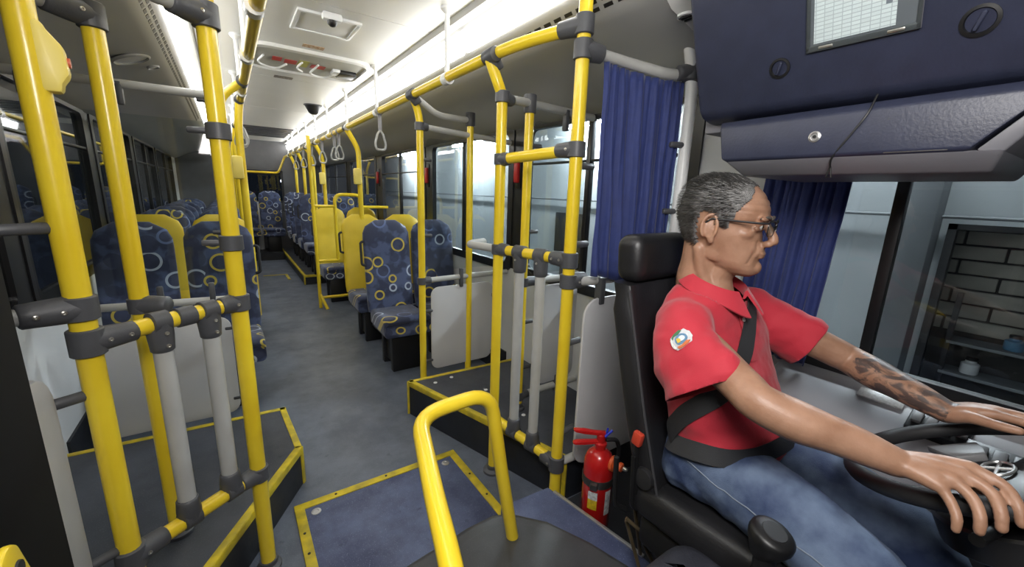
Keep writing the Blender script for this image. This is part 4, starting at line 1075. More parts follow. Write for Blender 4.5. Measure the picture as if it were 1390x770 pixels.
# ------------------------------------------------ overhead console
NAVY = mat('console_navy', (0.028, 0.033, 0.062), 0.42, vary=0.15, scale=20, bump=0.07, bscale=170, coat=0.0)
OG = mat('overhead_grey', (0.17, 0.17, 0.19), 0.45, vary=0.05)
t = thing('overhead_console', 'navy blue padded overhead console with storage box above the driver', 'console', (1.4, 0.2, 1.6))
m = MB(); prof = [(1.79, 1.72), (1.27, 1.735), (1.235, 1.745), (1.215, 1.765), (1.08, 2.10), (1.02, 2.41), (1.79, 2.41)]
m.rings([[Vector((x, y, z)) for x, z in prof] for y in (0.775, -0.9)]); m.build('padded_fascia', NAVY, t, bevel=0.015, seg=3)
m = MB(); m.bb(1.30, 1.775, -0.9, 0.80, 1.71, 2.40); m.build('side_shell', OG, t, bevel=0.01)
fn = Vector((-(2.10-1.765), 0, -(1.215-1.08))).normalized(); fu = Vector((1.08-1.215, 0, 2.10-1.765)).normalized()
rotF = Matrix((Vector((0, -1, 0)), fu, fn)).transposed()     # local x -> -y, local y -> up slope, local z -> outwards
def onf(y, s): return Vector((1.215, y, 1.765))+fu*s
# turn latches
for y, s, k in ((0.545, 0.075, 1.0), (0.205, 0.085, 1.15)):
    m = MB(); m.lathe([(0.024*k, -0.004), (0.024*k, 0.003), (0.019*k, 0.004), (0.017*k, -0.001), (0.001, -0.001)], onf(y, s), n=24, rot=rotF); l = m.build('turn_latch', BLK, t)
    m = MB(); m.rbox(onf(y, s)+fn*0.003, (0.007*k, 0.03*k, 0.008), 0.002, 1, rotF @ Matrix.Rotation(-0.35, 3, 'Z')); m.build('latch_bar', NAVY, l)
# lower storage box
m = MB(); R = []
for y0, y1, x, z in ((0.655, 0.10, 1.20, 1.705), (0.655, 0.155, 1.192, 1.62), (0.64, 0.17, 1.20, 1.606)):
    R.append((y0, y1, x, z))
vs = [(1.22, 0.70, 1.725), (1.195, 0.685, 1.705), (1.185, 0.665, 1.615), (1.20, 0.65, 1.607), (1.60, 0.65, 1.607), (1.60, 0.70, 1.725)]
ve = [(1.22, 0.085, 1.735), (1.195, 0.085, 1.715), (1.185, 0.175, 1.615), (1.20, 0.18, 1.607), (1.60, 0.18, 1.607), (1.60, 0.085, 1.735)]
m = MB(); m.rings([[Vector(p) for p in vs], [Vector(p) for p in ve]]); bx = m.build('storage_box', NAVY, t, bevel=0.006)
m = MB(); gs = [(1.19, 0.655, 1.612), (1.235, 0.62, 1.572), (1.62, 0.62, 1.572), (1.62, 0.67, 1.612)]
ge = [(1.19, 0.13, 1.612), (1.235, 0.145, 1.572), (1.62, 0.145, 1.572), (1.62, 0.12, 1.612)]
m.rings([[Vector(p) for p in gs], [Vector(p) for p in ge]]); m.build('box_tray', OG, t, bevel=0.006)
m = MB(); gs = [(1.20, 0.088, 1.71), (1.19, 0.168, 1.612), (1.62, 0.16, 1.612), (1.62, 0.08, 1.72)]
ge = [(1.21, 0.06, 1.712), (1.20, 0.138, 1.60), (1.62, 0.13, 1.60), (1.62, 0.05, 1.72)]
m.rings([[Vector(p) for p in gs], [Vector(p) for p in ge]]); m.build('box_end', OG, t, bevel=0.004)
m = MB(); m.lathe([(0.013, 0), (0.013, 0.005), (0.009, 0.007), (0.008, 0.003), (0.001, 0.003)], (1.191, 0.44, 1.66), axis='x', n=20, rot=Matrix.Diagonal((-1, 1, 1))); lk = m.build('lock', ALU, t)
m = MB(); m.lathe([(0.004, 0.003), (0.004, 0.006), (0.001, 0.006)], (1.191, 0.44, 1.66), axis='x', n=10, rot=Matrix.Diagonal((-1, 1, 1))); m.build('keyhole', BLK, lk)
m = MB(); m.rbox((1.19, 0.255, 1.616), (0.006, 0.10, 0.004), 0.0015); m.build('hinge_bar', SCREW, t)
m = MB(); m.tube([(1.205, 0.34, 1.742), (1.188, 0.345, 1.70), (1.186, 0.385, 1.63), (1.19, 0.40, 1.605), (1.20, 0.40, 1.585)], 0.0022, 6, 0.02); m.tube([(1.20, 0.40, 1.59), (1.20, 0.405, 1.565), (1.20, 0.395, 1.565), (1.20, 0.40, 1.59)], 0.0022, 6); m.build('pull_cord', BLK, t)
# document holder with paper
dh = thing('document_holder', 'clear document holder with white printed sheet on the overhead console', 'document holder', onf(0.4, 0.17))
def fbox(y0, y1, s0, s1, h0, h1, name, m_, parent, bev=0.002):
    b = MB(); c = onf((y0+y1)/2, (s0+s1)/2)+fn*((h0+h1)/2)
    b.box(c, (abs(y1-y0), abs(s1-s0), abs(h1-h0)), rotF); return b.build(name, m_, parent, bevel=bev)
HOLD = mat('holder_edge', (0.09, 0.09, 0.095), 0.3)
fbox(0.285, 0.485, 0.095, 0.36, 0.001, 0.004, 'backing', mat('holder_back', (0.20, 0.20, 0.22), 0.35), dh)
for q in ((0.285, 0.293, 0.095, 0.36), (0.477, 0.485, 0.095, 0.36), (0.285, 0.485, 0.095, 0.108), (0.285, 0.485, 0.352, 0.36)):
    fbox(q[0], q[1], q[2], q[3], 0.004, 0.008, 'holder_rim', HOLD, dh)
def paper_mat():
    m = bpy.data.materials.new('printed_sheet'); m.use_nodes = True; nt = m.node_tree; b = nt.nodes['Principled BSDF']; L = nt.links.new; N = nt.nodes.new
    tc = N('ShaderNodeTexCoord'); sx = N('ShaderNodeSeparateXYZ'); L(tc.outputs['Object'], sx.inputs[0]); cb = N('ShaderNodeCombineXYZ')
    L(sx.outputs[1], cb.inputs[0]); L(sx.outputs[2], cb.inputs[1])
    nz = N('ShaderNodeTexBrick'); nz.inputs['Scale'].default_value = 30; nz.inputs['Mortar Size'].default_value = 0.025; nz.inputs['Brick Width'].default_value = 0.5; nz.inputs['Row Height'].default_value = 0.22; nz.offset = 0.0
    nz.inputs['Color1'].default_value = (1, 1, 1, 1); nz.inputs['Color2'].default_value = (0.85, 0.85, 0.85, 1); nz.inputs['Mortar'].default_value = (0.45, 0.45, 0.45, 1)
    L(cb.outputs[0], nz.inputs['Vector'])
    rp = N('ShaderNodeValToRGB'); rp.color_ramp.elements[0].color = (0.30, 0.32, 0.36, 1); rp.color_ramp.elements[1].color = (0.86, 0.87, 0.88, 1)
    L(nz.outputs['Color'], rp.inputs['Fac']); L(rp.outputs['Color'], b.inputs['Base Color']); b.inputs['Roughness'].default_value = 0.5
    return m
PAP = paper_mat()
fbox(0.325, 0.470, 0.112, 0.335, 0.0042, 0.0052, 'sheet', PAP, dh, 0)
fbox(0.333, 0.343, 0.155, 0.335, 0.0053, 0.0058, 'dark_column', mat('print_grey', (0.25, 0.26, 0.30), 0.6), dh, 0)
for y in (0.322, 0.445): fbox(y-0.014, y+0.014, 0.099, 0.105, 0.008, 0.011, 'staple', SCREW, dh)
fbox(0.40, 0.408, 0.225, 0.30, 0.006, 0.012, 'clip', BLK, dh)
fbox(0.2855, 0.4845, 0.0955, 0.3595, 0.0082, 0.0092, 'clear_cover', GLASSC, dh, 0)

# ------------------------------------------------ curtains
def curtain(name, label, top, bot, amp, nf, mm, cat='curtain', z_rag=0.0, seed=1, nz_=22, slit=None):
    """top, bot: polylines (lists of Vector) with equal param; pleats displaced sideways"""
    rnd = random.Random(seed); ph = [rnd.uniform(-0.5, 0.5) for _ in range(nf*2+4)]
    def lerp(pl, s):
        x = s*(len(pl)-1); i = min(int(x), len(pl)-2); f = x-i; return pl[i]*(1-f)+pl[i+1]*f
    NS = nf*10; rows = []
    for j in range(nz_+1):
        v = j/nz_; row = []
        for i in range(NS+1):
            s = i/NS
            p = lerp(top, s)*(1-v)+lerp(bot, s)*v
            d = (lerp(bot, min(1, s+0.02))-lerp(bot, max(0, s-0.02))); nrm = Vector((d.y, -d.x, 0)).normalized()
            k = s*nf; a = math.sin(2*PI*k+ph[int(k)]*1.2+0.8*math.sin(v*3+int(k)))
            am = amp*(0.55+0.65*v)*(1 if 0.05 < v else 0.8)
            p = p+nrm*(a*am+0.3*amp*math.sin(2*PI*k*2.3+seed))
            p = p+nrm*(0.010*noise.noise(Vector((s*5, v*4, seed))))
            p.z += z_rag*math.sin(2*PI*s*1.2+1)*v
            row.append(p)
        rows.append(row)
    m = MB(); n = NS+1; vs = [p for r_ in rows for p in r_]
    fs = [(j*n+i, j*n+i+1, (j+1)*n+i+1, (j+1)*n+i) for j in range(nz_) for i in range(NS)]
    m.add(vs, fs)
    o = m.build(name, mm, None, ang=180)
    so = o.modifiers.new('thickness', 'SOLIDIFY'); so.thickness = 0.003
    tag(o, label, cat)
    return o
CURT = mat('curtain_blue', (0.020, 0.036, 0.165), 0.7, vary=0.15, scale=30, bump=0.1, bscale=400)
CURT.node_tree.nodes['Principled BSDF'].inputs['Sheen Weight'].default_value = 0.2
curtain('curtain', 'long blue pleated curtain hanging behind the driver seat', [V(1.245, 1.215, 2.01), V(1.34, 1.19, 1.995), V(1.48, 1.115, 1.965), V(1.565, 1.075, 1.965)], [V(1.215, 1.17, 1.165), V(1.34, 1.15, 1.155), V(1.47, 1.10, 1.16), V(1.545, 1.07, 1.18)], 0.014, 7, CURT, z_rag=0.012, seed=3)
curtain('curtain', 'blue pleated curtain gathered at the driver window', [V(1.735, 0.78, 1.60), V(1.735, 0.64, 1.595), V(1.735, 0.505, 1.59)], [V(1.70, 0.80, 0.92), V(1.70, 0.67, 0.915), V(1.70, 0.525, 0.915)], 0.013, 6, CURT, seed=8)
m = MB(); m.tube([(1.735, 0.72, 1.603), (1.735, 0.4, 1.592), (1.735, -0.5, 1.64)], 0.003, 6); tag(m.build('curtain_wire', BLK), 'thin black curtain wire strung across the driver window', 'wire')
# ---------------------------------------------------------------- the driver
def skin_mat(name, tattoo=False):
    m = bpy.data.materials.new(name); m.use_nodes = True; nt = m.node_tree; b = nt.nodes['Principled BSDF']; L = nt.links.new; N = nt.nodes.new
    tc = N('ShaderNodeTexCoord')
    n1 = N('ShaderNodeTexNoise'); n1.inputs['Scale'].default_value = 22; n1.inputs['Detail'].default_value = 6; L(tc.outputs['Object'], n1.inputs['Vector'])
    rp = N('ShaderNodeValToRGB'); rp.color_ramp.elements[0].position = 0.3; rp.color_ramp.elements[1].position = 0.72
    rp.color_ramp.elements[0].color = (0.285, 0.150, 0.092, 1); rp.color_ramp.elements[1].color = (0.40, 0.228, 0.150, 1)
    L(n1.outputs['Fac'], rp.inputs['Fac']); col = rp.outputs['Color']
    if tattoo:
        mp = N('ShaderNodeMapping'); mp.inputs['Scale'].default_value = (34, 20, 34); L(tc.outputs['Object'], mp.inputs[0])
        n2 = N('ShaderNodeTexNoise'); n2.inputs['Scale'].default_value = 1.0; n2.inputs['Detail'].default_value = 5; n2.inputs['Distortion'].default_value = 1.4; L(mp.outputs[0], n2.inputs['Vector'])
        r2 = N('ShaderNodeValToRGB'); r2.color_ramp.elements[0].position = 0.44; r2.color_ramp.elements[1].position = 0.56
        r2.color_ramp.elements[0].color = (0.85, 0.85, 0.85, 1); r2.color_ramp.elements[1].color = (0.05, 0.05, 0.05, 1); L(n2.outputs['Fac'], r2.inputs['Fac'])
        mx = N('ShaderNodeMixRGB'); mx.inputs[2].default_value = (0.035, 0.032, 0.036, 1); L(r2.outputs['Color'], mx.inputs[0]); L(col, mx.inputs[1]); col = mx.outputs[0]
    L(col, b.inputs['Base Color']); b.inputs['Roughness'].default_value = 0.45
    b.inputs['Subsurface Weight'].default_value = 0.08; b.inputs['Subsurface Radius'].default_value = (0.01, 0.004, 0.002)
    n3 = N('ShaderNodeTexNoise'); n3.inputs['Scale'].default_value = 160; L(tc.outputs['Object'], n3.inputs['Vector'])
    bp = N('ShaderNodeBump'); bp.inputs['Strength'].default_value = 0.12; bp.inputs['Distance'].default_value = 0.004; L(n3.outputs['Fac'], bp.inputs['Height']); L(bp.outputs['Normal'], b.inputs['Normal'])
    return m
SKIN = skin_mat('skin'); TATT = skin_mat('tattooed_skin', True)
SHIRT = mat('red_pique', (0.50, 0.022, 0.042), 0.75, vary=0.12, scale=5, bump=0.12, bscale=420)
SHIRT.node_tree.nodes['Principled BSDF'].inputs['Sheen Weight'].default_value = 0.15
DENIM = mat('denim', (0.150, 0.205, 0.31), 0.8, scale=9, col2=(0.022, 0.040, 0.105), bump=0.15, bscale=380, detail=6)
WHITE = mat('button_white', (0.8, 0.8, 0.78), 0.3)
def remeshed(mb, voxel, smooth=4, fac=0.5):
    me = mb.mesh('tmp', [SKIN], smooth=False)
    o = bpy.data.objects.new('tmp', me); COL.objects.link(o)
    r = o.modifiers.new('r', 'REMESH'); r.mode = 'VOXEL'; r.voxel_size = voxel; r.use_smooth_shade = True
    if smooth:
        s = o.modifiers.new('s', 'SMOOTH'); s.factor = fac; s.iterations = smooth
    dg = bpy.context.evaluated_depsgraph_get(); dg.update()
    out = bpy.data.meshes.new_from_object(o.evaluated_get(dg))
    bpy.data.objects.remove(o); bpy.data.meshes.remove(me)
    for p in out.polygons: p.use_smooth = True
    return out
def displaced(me, fn_):
    nn = [v.normal.copy() for v in me.vertices]; cc = [v.co.copy() for v in me.vertices]
    flat = [x for c, n in zip(cc, nn) for x in (c+n*fn_(c))]
    me.vertices.foreach_set('co', flat); me.update()
HS = 1.086; HO = Vector((1.10, 0.590, 1.316)); ht = math.radians(15); hp = math.radians(4)
HF = Vector((math.sin(ht)*math.cos(hp), -math.cos(ht)*math.cos(hp), -math.sin(hp))); HR = Vector((-math.cos(ht), -math.sin(ht), 0)); HU = HR.cross(HF).normalized()
HM = Matrix(((HR.x, HF.x, HU.x), (HR.y, HF.y, HU.y), (HR.z, HF.z, HU.z)))
def W(p): return HO+HM @ (Vector(p)*HS)
slices = [(-0.004, 0.080, 0.020, 0.020), (0.004, 0.091, -0.002, 0.034), (0.016, 0.094, -0.018, 0.045), (0.032, 0.091, -0.034, 0.054), (0.052, 0.089, -0.055, 0.060), (0.072, 0.087, -0.074, 0.064), (0.095, 0.086, -0.088, 0.068),
          (0.115, 0.080, -0.096, 0.070), (0.124, 0.081, -0.100, 0.071), (0.136, 0.090, -0.104, 0.073), (0.155, 0.091, -0.106, 0.075), (0.175, 0.084, -0.104, 0.074), (0.195, 0.070, -0.096, 0.068), (0.212, 0.050, -0.080, 0.057), (0.224, 0.026, -0.058, 0.042), (0.231, 0.0, -0.034, 0.022)]
def head_pt(i_f, a, off=0.0):
    i = min(int(i_f), len(slices)-2); f = i_f-i
    z, yf, yb, hw = [slices[i][k]*(1-f)+slices[i+1][k]*f for k in range(4)]
    yc, hy = (yf+yb)/2, (yf-yb)/2
    e = 0.88
    sa, ca = math.sin(a), math.cos(a)
    x = hw*math.copysign(abs(sa)**e, sa); y = yc+hy*math.copysign(abs(ca)**e, ca)
    p = Vector((x, y, z))
    if off:
        nrm = Vector((x/(hw*hw+1e-6), (y-yc)/(hy*hy+1e-6), (z-0.13)/0.0105*max(0, (z-0.15)/0.08))).normalized(); p += nrm*off
    return p
body = MB()
body.rings([[W(head_pt(i, 2*PI*k/40)) for k in range(40)] for i in range(len(slices))])
def hl(pts, rad, **k): body.limb([W(p) for p in pts], [r*HS for r in rad], n=14, **k)
def he(c, r, rot=None): body.ell(W(c), [x*HS for x in r], 16, 10, HM if rot is None else HM @ rot)
hl([(0, 0.086, 0.128), (0, 0.098, 0.112), (0, 0.108, 0.097), (0, 0.110, 0.089)], [0.008, 0.0095, 0.011, 0.011])
he((0, 0.1115, 0.089), (0.0125, 0.0105, 0.0105))
for s in (-1, 1):
    he((s*0.0115, 0.102, 0.0815), (0.0085, 0.012, 0.0085)); he((s*0.047, 0.004, 0.050), (0.013, 0.032, 0.026)); he((s*0.038, 0.050, 0.100), (0.022, 0.026, 0.016))
    he((s*0.030, 0.086, 0.1385), (0.026, 0.010, 0.0075)); he((s*0.031, 0.0785, 0.1265), (0.017, 0.010, 0.006)); he((s*0.031, 0.0765, 0.1145), (0.016, 0.010, 0.006))
    he((s*0.025, 0.066, 0.072), (0.018, 0.018, 0.024)); he((s*0.020, 0.080, 0.060), (0.012, 0.012, 0.018))
    # ear: bowl, helix and lobe
    rz = Matrix.Rotation(s*0.35, 3, 'Z') @ Matrix.Rotation(-0.18, 3, 'X')
    he((s*0.073, -0.012, 0.105), (0.007, 0.017, 0.026), rz)
    hx = []
    for k in range(11):
        a = math.radians(-70+k*30); hx.append((s*(0.079+0.006*max(0, -math.cos(a))), -0.014+0.0175*math.cos(a)*0.95, 0.108+0.029*math.sin(a)))
    hl(hx, [0.0042]*11, sub=2)
    he((s*0.077, -0.006, 0.078), (0.006, 0.009, 0.010)); he((s*0.079, 0.002, 0.102), (0.004, 0.004, 0.007))
he((0, 0.087, 0.062), (0.026, 0.011, 0.017)); he((0, 0.0965, 0.0565), (0.022, 0.0055, 0.0038)); he((0, 0.0950, 0.0485), (0.019, 0.006, 0.0045)); he((0, 0.088, 0.020), (0.020, 0.013, 0.016))
# neck
body.limb([W((0, -0.030, 0.075)), W((0, -0.034, 0.01)), W((0, -0.034, -0.05)), Vector((1.105, 0.605, 1.20))], [(0.060, 0.062), (0.057, 0.056), (0.059, 0.058), (0.075, 0.066)], n=24, ref=(1, 0, 0))
for s in (-1, 1): body.limb([W((s*0.050, -0.035, 0.05)), W((s*0.040, -0.018, -0.015)), Vector((1.105-s*0.024, 0.560, 1.235))], [0.016, 0.017, 0.015], n=12)
he((0, 0.014, -0.03), (0.012, 0.012, 0.016)); body.limb([W((0, 0.03, 0.022)), W((0, 0.012, -0.02)), Vector((1.106, 0.566, 1.235))], [(0.040, 0.034), (0.042, 0.034), (0.045, 0.035)], n=20, ref=(1, 0, 0))
# torso core (under the shirt), stations: z, cx, cy, rx, ry
TS = [(0.73, 1.115, 0.485, 0.160, 0.112), (0.80, 1.115, 0.482, 0.172, 0.125), (0.88, 1.112, 0.492, 0.174, 0.128), (0.97, 1.11, 0.520, 0.170, 0.122), (1.06, 1.108, 0.556, 0.180, 0.115), (1.13, 1.107, 0.578, 0.188, 0.107), (1.19, 1.106, 0.590, 0.180, 0.092), (1.228, 1.105, 0.596, 0.142, 0.076), (1.256, 1.105, 0.596, 0.095, 0.066)]
def torso(mb, off=0.0, lo=0):
    R = []
    for z, cx, cy, rx, ry in TS[lo:]:
        ring = []
        for k in range(40):
            a = 2*PI*k/40; ca, sa = math.cos(a), math.sin(a)
            ring.append(Vector((cx+(rx+off)*math.copysign(abs(ca)**0.85, ca), cy+(ry+off)*math.copysign(abs(sa)**0.85, sa), z+(off if z > 1.2 else 0))))
        R.append(ring)
    mb.rings(R)
torso(body, -0.026)
# arms
SHr, ELr, WRr = Vector((0.945, 0.585, 1.180)), Vector((0.845, 0.325, 1.105)), Vector((0.945, 0.128, 1.052))
SHl, ELl, WRl = Vector((1.285, 0.570, 1.180)), Vector((1.405, 0.335, 1.075)), Vector((1.338, 0.122, 1.036))
def arm(SH, EL, WR, out):
    mid = EL.lerp(WR, 0.28)+Vector((out*0.004, 0, -0.003)); m2 = EL.lerp(WR, 0.65)
    body.limb([SH, SH.lerp(EL, 0.4), SH.lerp(EL, 0.85), EL, mid, m2, WR], [0.050, 0.048, 0.042, 0.040, (0.041, 0.045), (0.034, 0.036), (0.026, 0.030)], n=22, ref=(0, 0, 1))
arm(SHr, ELr, WRr, -1); arm(SHl, ELl, WRl, 1)
# right hand draped over the rim
def finger(pts, rad): body.limb(pts, rad, n=12, sub=5)
kn = {'index': V(0.985, 0.046, 1.076), 'middle': V(0.966, 0.052, 1.069), 'ring': V(0.948, 0.059, 1.060), 'pinky': V(0.931, 0.069, 1.048)}
for k in kn:
    w = WRr+Vector(((kn[k].x-0.957)*0.35, 0, 0))
    body.limb([w, w.lerp(kn[k], 0.5)+Vector((0, 0, 0.003)), kn[k]], [0.019, 0.0155, 0.0122], n=14)
body.ell((WRr+kn['middle'])*0.5+Vector((0.0, 0.0, -0.006)), (0.031, 0.043, 0.015), 16, 10, Matrix.Rotation(0.35, 3, 'Y') @ Matrix.Rotation(0.15, 3, 'X'))
finger([kn['index'], V(0.983, 0.010, 1.069), V(0.966, -0.010, 1.053), V(0.956, -0.019, 1.031)], [0.0102, 0.0094, 0.0088, 0.0078])
finger([kn['middle'], V(0.962, 0.019, 1.059), V(0.945, 0.003, 1.042), V(0.936, -0.003, 1.020)], [0.0106, 0.0097, 0.0090, 0.0080])
finger([kn['ring'], V(0.941, 0.034, 1.047), V(0.926, 0.020, 1.030), V(0.918, 0.016, 1.009)], [0.0102, 0.0094, 0.0087, 0.0077])
finger([kn['pinky'], V(0.922, 0.053, 1.035), V(0.909, 0.041, 1.020), V(0.904, 0.038, 1.002)], [0.0092, 0.0084, 0.0077, 0.0068])
body.limb([WRr+Vector((0.016, -0.012, -0.004)), V(0.994, 0.086, 1.052), V(1.006, 0.056, 1.042), V(1.004, 0.030, 1.036)], [0.016, 0.0135, 0.0105, 0.0088], n=12)
# left hand on the far rim
kl = {'index': V(1.330, 0.052, 1.066), 'middle': V(1.350, 0.050, 1.068), 'ring': V(1.368, 0.055, 1.064), 'pinky': V(1.384, 0.066, 1.056)}
for k in kl:
    w = WRl+Vector(((kl[k].x-1.357)*0.35, 0, 0))
    body.limb([w, w.lerp(kl[k], 0.5)+Vector((0, 0, 0.004)), kl[k]], [0.019, 0.0155, 0.0120], n=14)
body.ell((WRl+kl['middle'])*0.5+Vector((0, 0, -0.005)), (0.030, 0.034, 0.014), 16, 10)
finger([kl['index'], V(1.322, 0.012, 1.070), V(1.318, -0.012, 1.066), V(1.315, -0.030, 1.058)], [0.0108, 0.0096, 0.0088, 0.0078])
finger([kl['middle'], V(1.350, 0.010, 1.073), V(1.350, -0.016, 1.068), V(1.348, -0.034, 1.058)], [0.0112, 0.0098, 0.009, 0.008])
finger([kl['ring'], V(1.374, 0.018, 1.066), V(1.376, -0.006, 1.060), V(1.376, -0.020, 1.050)], [0.0105, 0.0094, 0.0086, 0.0077])
finger([kl['pinky'], V(1.395, 0.036, 1.056), V(1.398, 0.018, 1.050), V(1.398, 0.006, 1.043)], [0.0092, 0.0082, 0.0076, 0.0068])
body.limb([WRl+Vector((-0.016, -0.014, 0.0)), V(1.304, 0.080, 1.052), V(1.288, 0.045, 1.058), V(1.284, 0.015, 1.062)], [0.016, 0.0135, 0.0108, 0.009], n=12)
# legs core
HIPS = ((1.02, 1), (1.21, -1))
legR = [V(1.03, 0.48, 0.798), V(1.005, 0.33, 0.795), V(0.99, 0.16, 0.768), V(0.988, 0.085, 0.70), V(0.99, 0.09, 0.50), V(0.995, 0.10, 0.24)]
legL = [V(1.20, 0.48, 0.798), V(1.235, 0.33, 0.785), V(1.26, 0.14, 0.735), V(1.265, 0.07, 0.67), V(1.27, 0.0, 0.48), V(1.275, -0.07, 0.24)]
for lg in (legR, legL): body.limb(lg, [0.085, 0.078, 0.062, 0.058, 0.048, 0.036], n=18)
bme = remeshed(body, 0.0033, 5, 0.5)
bme.materials.clear(); bme.materials.append(SKIN); bme.materials.append(TATT)
ax = WRl-ELl; al = ax.length; ax = ax.normalized()
for p in bme.polygons:
    c = p.center-ELl; s = c.dot(ax)
    if 0.03 < s < al+0.012 and (c-ax*s).length < 0.07: p.material_index = 1
# brow lines, smile lines and knuckle tendons as fine relief
def face_relief(co):
    q = HM.transposed() @ (co-HO)/HS
    d = 0.0
    if q.y > 0.03 and 0.15 < q.z < 0.19: d += -0.0012*max(0, math.sin(q.z*420))
    if q.y > 0.03 and 0.03 < q.z < 0.085:
        k = abs(abs(q.x)-(0.022+(0.085-q.z)*0.30)); d += -0.0028*math.exp(-(k/0.0035)**2)
    return d
displaced(bme, face_relief)
person = thing('person', 'grey-haired man in red polo shirt and jeans driving with both hands on wheel', 'person', (1.11, 0.50, 0.70))
bo = link('body', bme, person)
# eyes
EYEW = mat('eye_white', (0.75, 0.72, 0.68), 0.2); IRIS = mat('iris', (0.03, 0.018, 0.01), 0.2)
for s in (-1, 1):
    m = MB(); m.ell(W((s*0.031, 0.0765, 0.1205)), (0.0115*HS,)*3, 14, 10); e = m.build('eyeball', EYEW, person)
    m = MB(); m.ell(W((s*0.031, 0.0838, 0.1205)), (0.0056*HS,)*3, 12, 8); m.build('iris', IRIS, e)
    # eyebrow
    m = MB(); m.limb([W((s*0.012, 0.0955, 0.137)), W((s*0.032, 0.0955, 0.1425)), W((s*0.052, 0.083, 0.139))], [0.0032, 0.0042, 0.0022], n=8); m.build('eyebrow', mat('brow_hair', (0.10, 0.085, 0.075), 0.8, vary=0.4, scale=200, bump=0.4, bscale=500), person)
m = MB(); LIP = mat('lip', (0.26, 0.10, 0.075), 0.4)
m.limb([W((-0.024, 0.084, 0.0545)), W((-0.012, 0.0955, 0.056)), W((0, 0.0985, 0.0555)), W((0.012, 0.0955, 0.056)), W((0.024, 0.084, 0.0545))], [0.0016, 0.0030, 0.0034, 0.0030, 0.0016], n=8)
m.limb([W((-0.021, 0.086, 0.0505)), W((-0.011, 0.094, 0.0485)), W((0, 0.0965, 0.048)), W((0.011, 0.094, 0.0485)), W((0.021, 0.086, 0.0505))], [0.0016, 0.0032, 0.0038, 0.0032, 0.0016], n=8)
m.build('lips', LIP, person)
# hair: cap plus short strands
def hair_z(a):
    d = abs(math.degrees(a)); d = d if d <= 180 else 360-d
    pts = [(0, 0.212), (25, 0.206), (42, 0.186), (55, 0.168), (66, 0.150), (72, 0.112), (84, 0.110), (90, 0.142), (104, 0.144), (114, 0.10), (126, 0.052), (150, 0.030), (180, 0.026)]
    for (d0, z0), (d1, z1) in zip(pts, pts[1:]):
        if d0 <= d <= d1: return z0+(z1-z0)*(d-d0)/(d1-d0)
    return 0.05
hm = MB(); NA, NI = 120, 90; grid = {}; vs = []
for i in range(NI+1):
    fi = i/NI*(len(slices)-1)
    for k in range(NA):
        a = 2*PI*k/NA
        a_s = a if a <= PI else a-2*PI
        p0 = head_pt(fi, a)
        zmin = hair_z(a_s)+0.004*noise.noise(Vector((k*0.7, 3.1, 0)))
        if p0.z >= zmin:
            rise = min(1.0, (p0.z-zmin)/0.012)
            thin = 1.0-0.45*max(0, min(1, (p0.z-0.16)/0.05))*max(0, min(1, (p0.y+0.05)/0.1))
            p = head_pt(fi, a, 0.0008+0.0055*rise*thin+0.0012*noise.noise(p0*70))
            grid[(i, k)] = len(vs); vs.append(W(p))
top_c = len(vs); vs.append(W((0, -0.017, 0.239)))
fs = []
for i in range(NI):
    for k in range(NA):
        q = [(i, k), (i, (k+1) % NA), (i+1, (k+1) % NA), (i+1, k)]
        if all(x in grid for x in q): fs.append(tuple(grid[x] for x in q))
for k in range(NA): fs.append((grid[(NI, k)], grid[(NI, (k+1) % NA)], top_c))
hm.add(vs, fs)
HAIRG = mat('hair_grey', (0.23, 0.225, 0.22), 0.6, scale=25, col2=(0.12, 0.117, 0.115)); HAIRD = mat('hair_dark', (0.040, 0.037, 0.036), 0.6, scale=25, col2=(0.022, 0.021, 0.02))
rnd = random.Random(5)
keys = [k for k in grid]
for _ in range(15000):
    i, k = rnd.choice(keys)
    b0 = vs[grid[(i, k)]]
    ql = HM.transposed() @ (b0-HO)/HS
    nrm = (HM @ Vector((ql.x, ql.y+0.01, (ql.z-0.12)*1.1)).normalized())
    flow = HM @ Vector((0.1*ql.x, -0.75, -0.35+0.40*max(0.0, min(1.0, (ql.z-0.15)/0.07)))).normalized()
    d = (nrm*0.30+flow*0.95+Vector((rnd.uniform(-.16, .16), rnd.uniform(-.16, .16), rnd.uniform(-.16, .16)))).normalized()
    ln = rnd.uniform(0.010, 0.017); sdv = d.cross(nrm).normalized()*0.0009
    dark = rnd.random() < max(0.1, min(0.92, (ql.z-0.135)/0.07))
    hm.cur = 1 if dark else 0
    hm.add([b0-sdv, b0+sdv, b0+nrm*0.001, b0+d*ln], [(0, 1, 3), (1, 2, 3), (2, 0, 3)])
hm.build('hair', [HAIRG, HAIRD], person, ang=180)
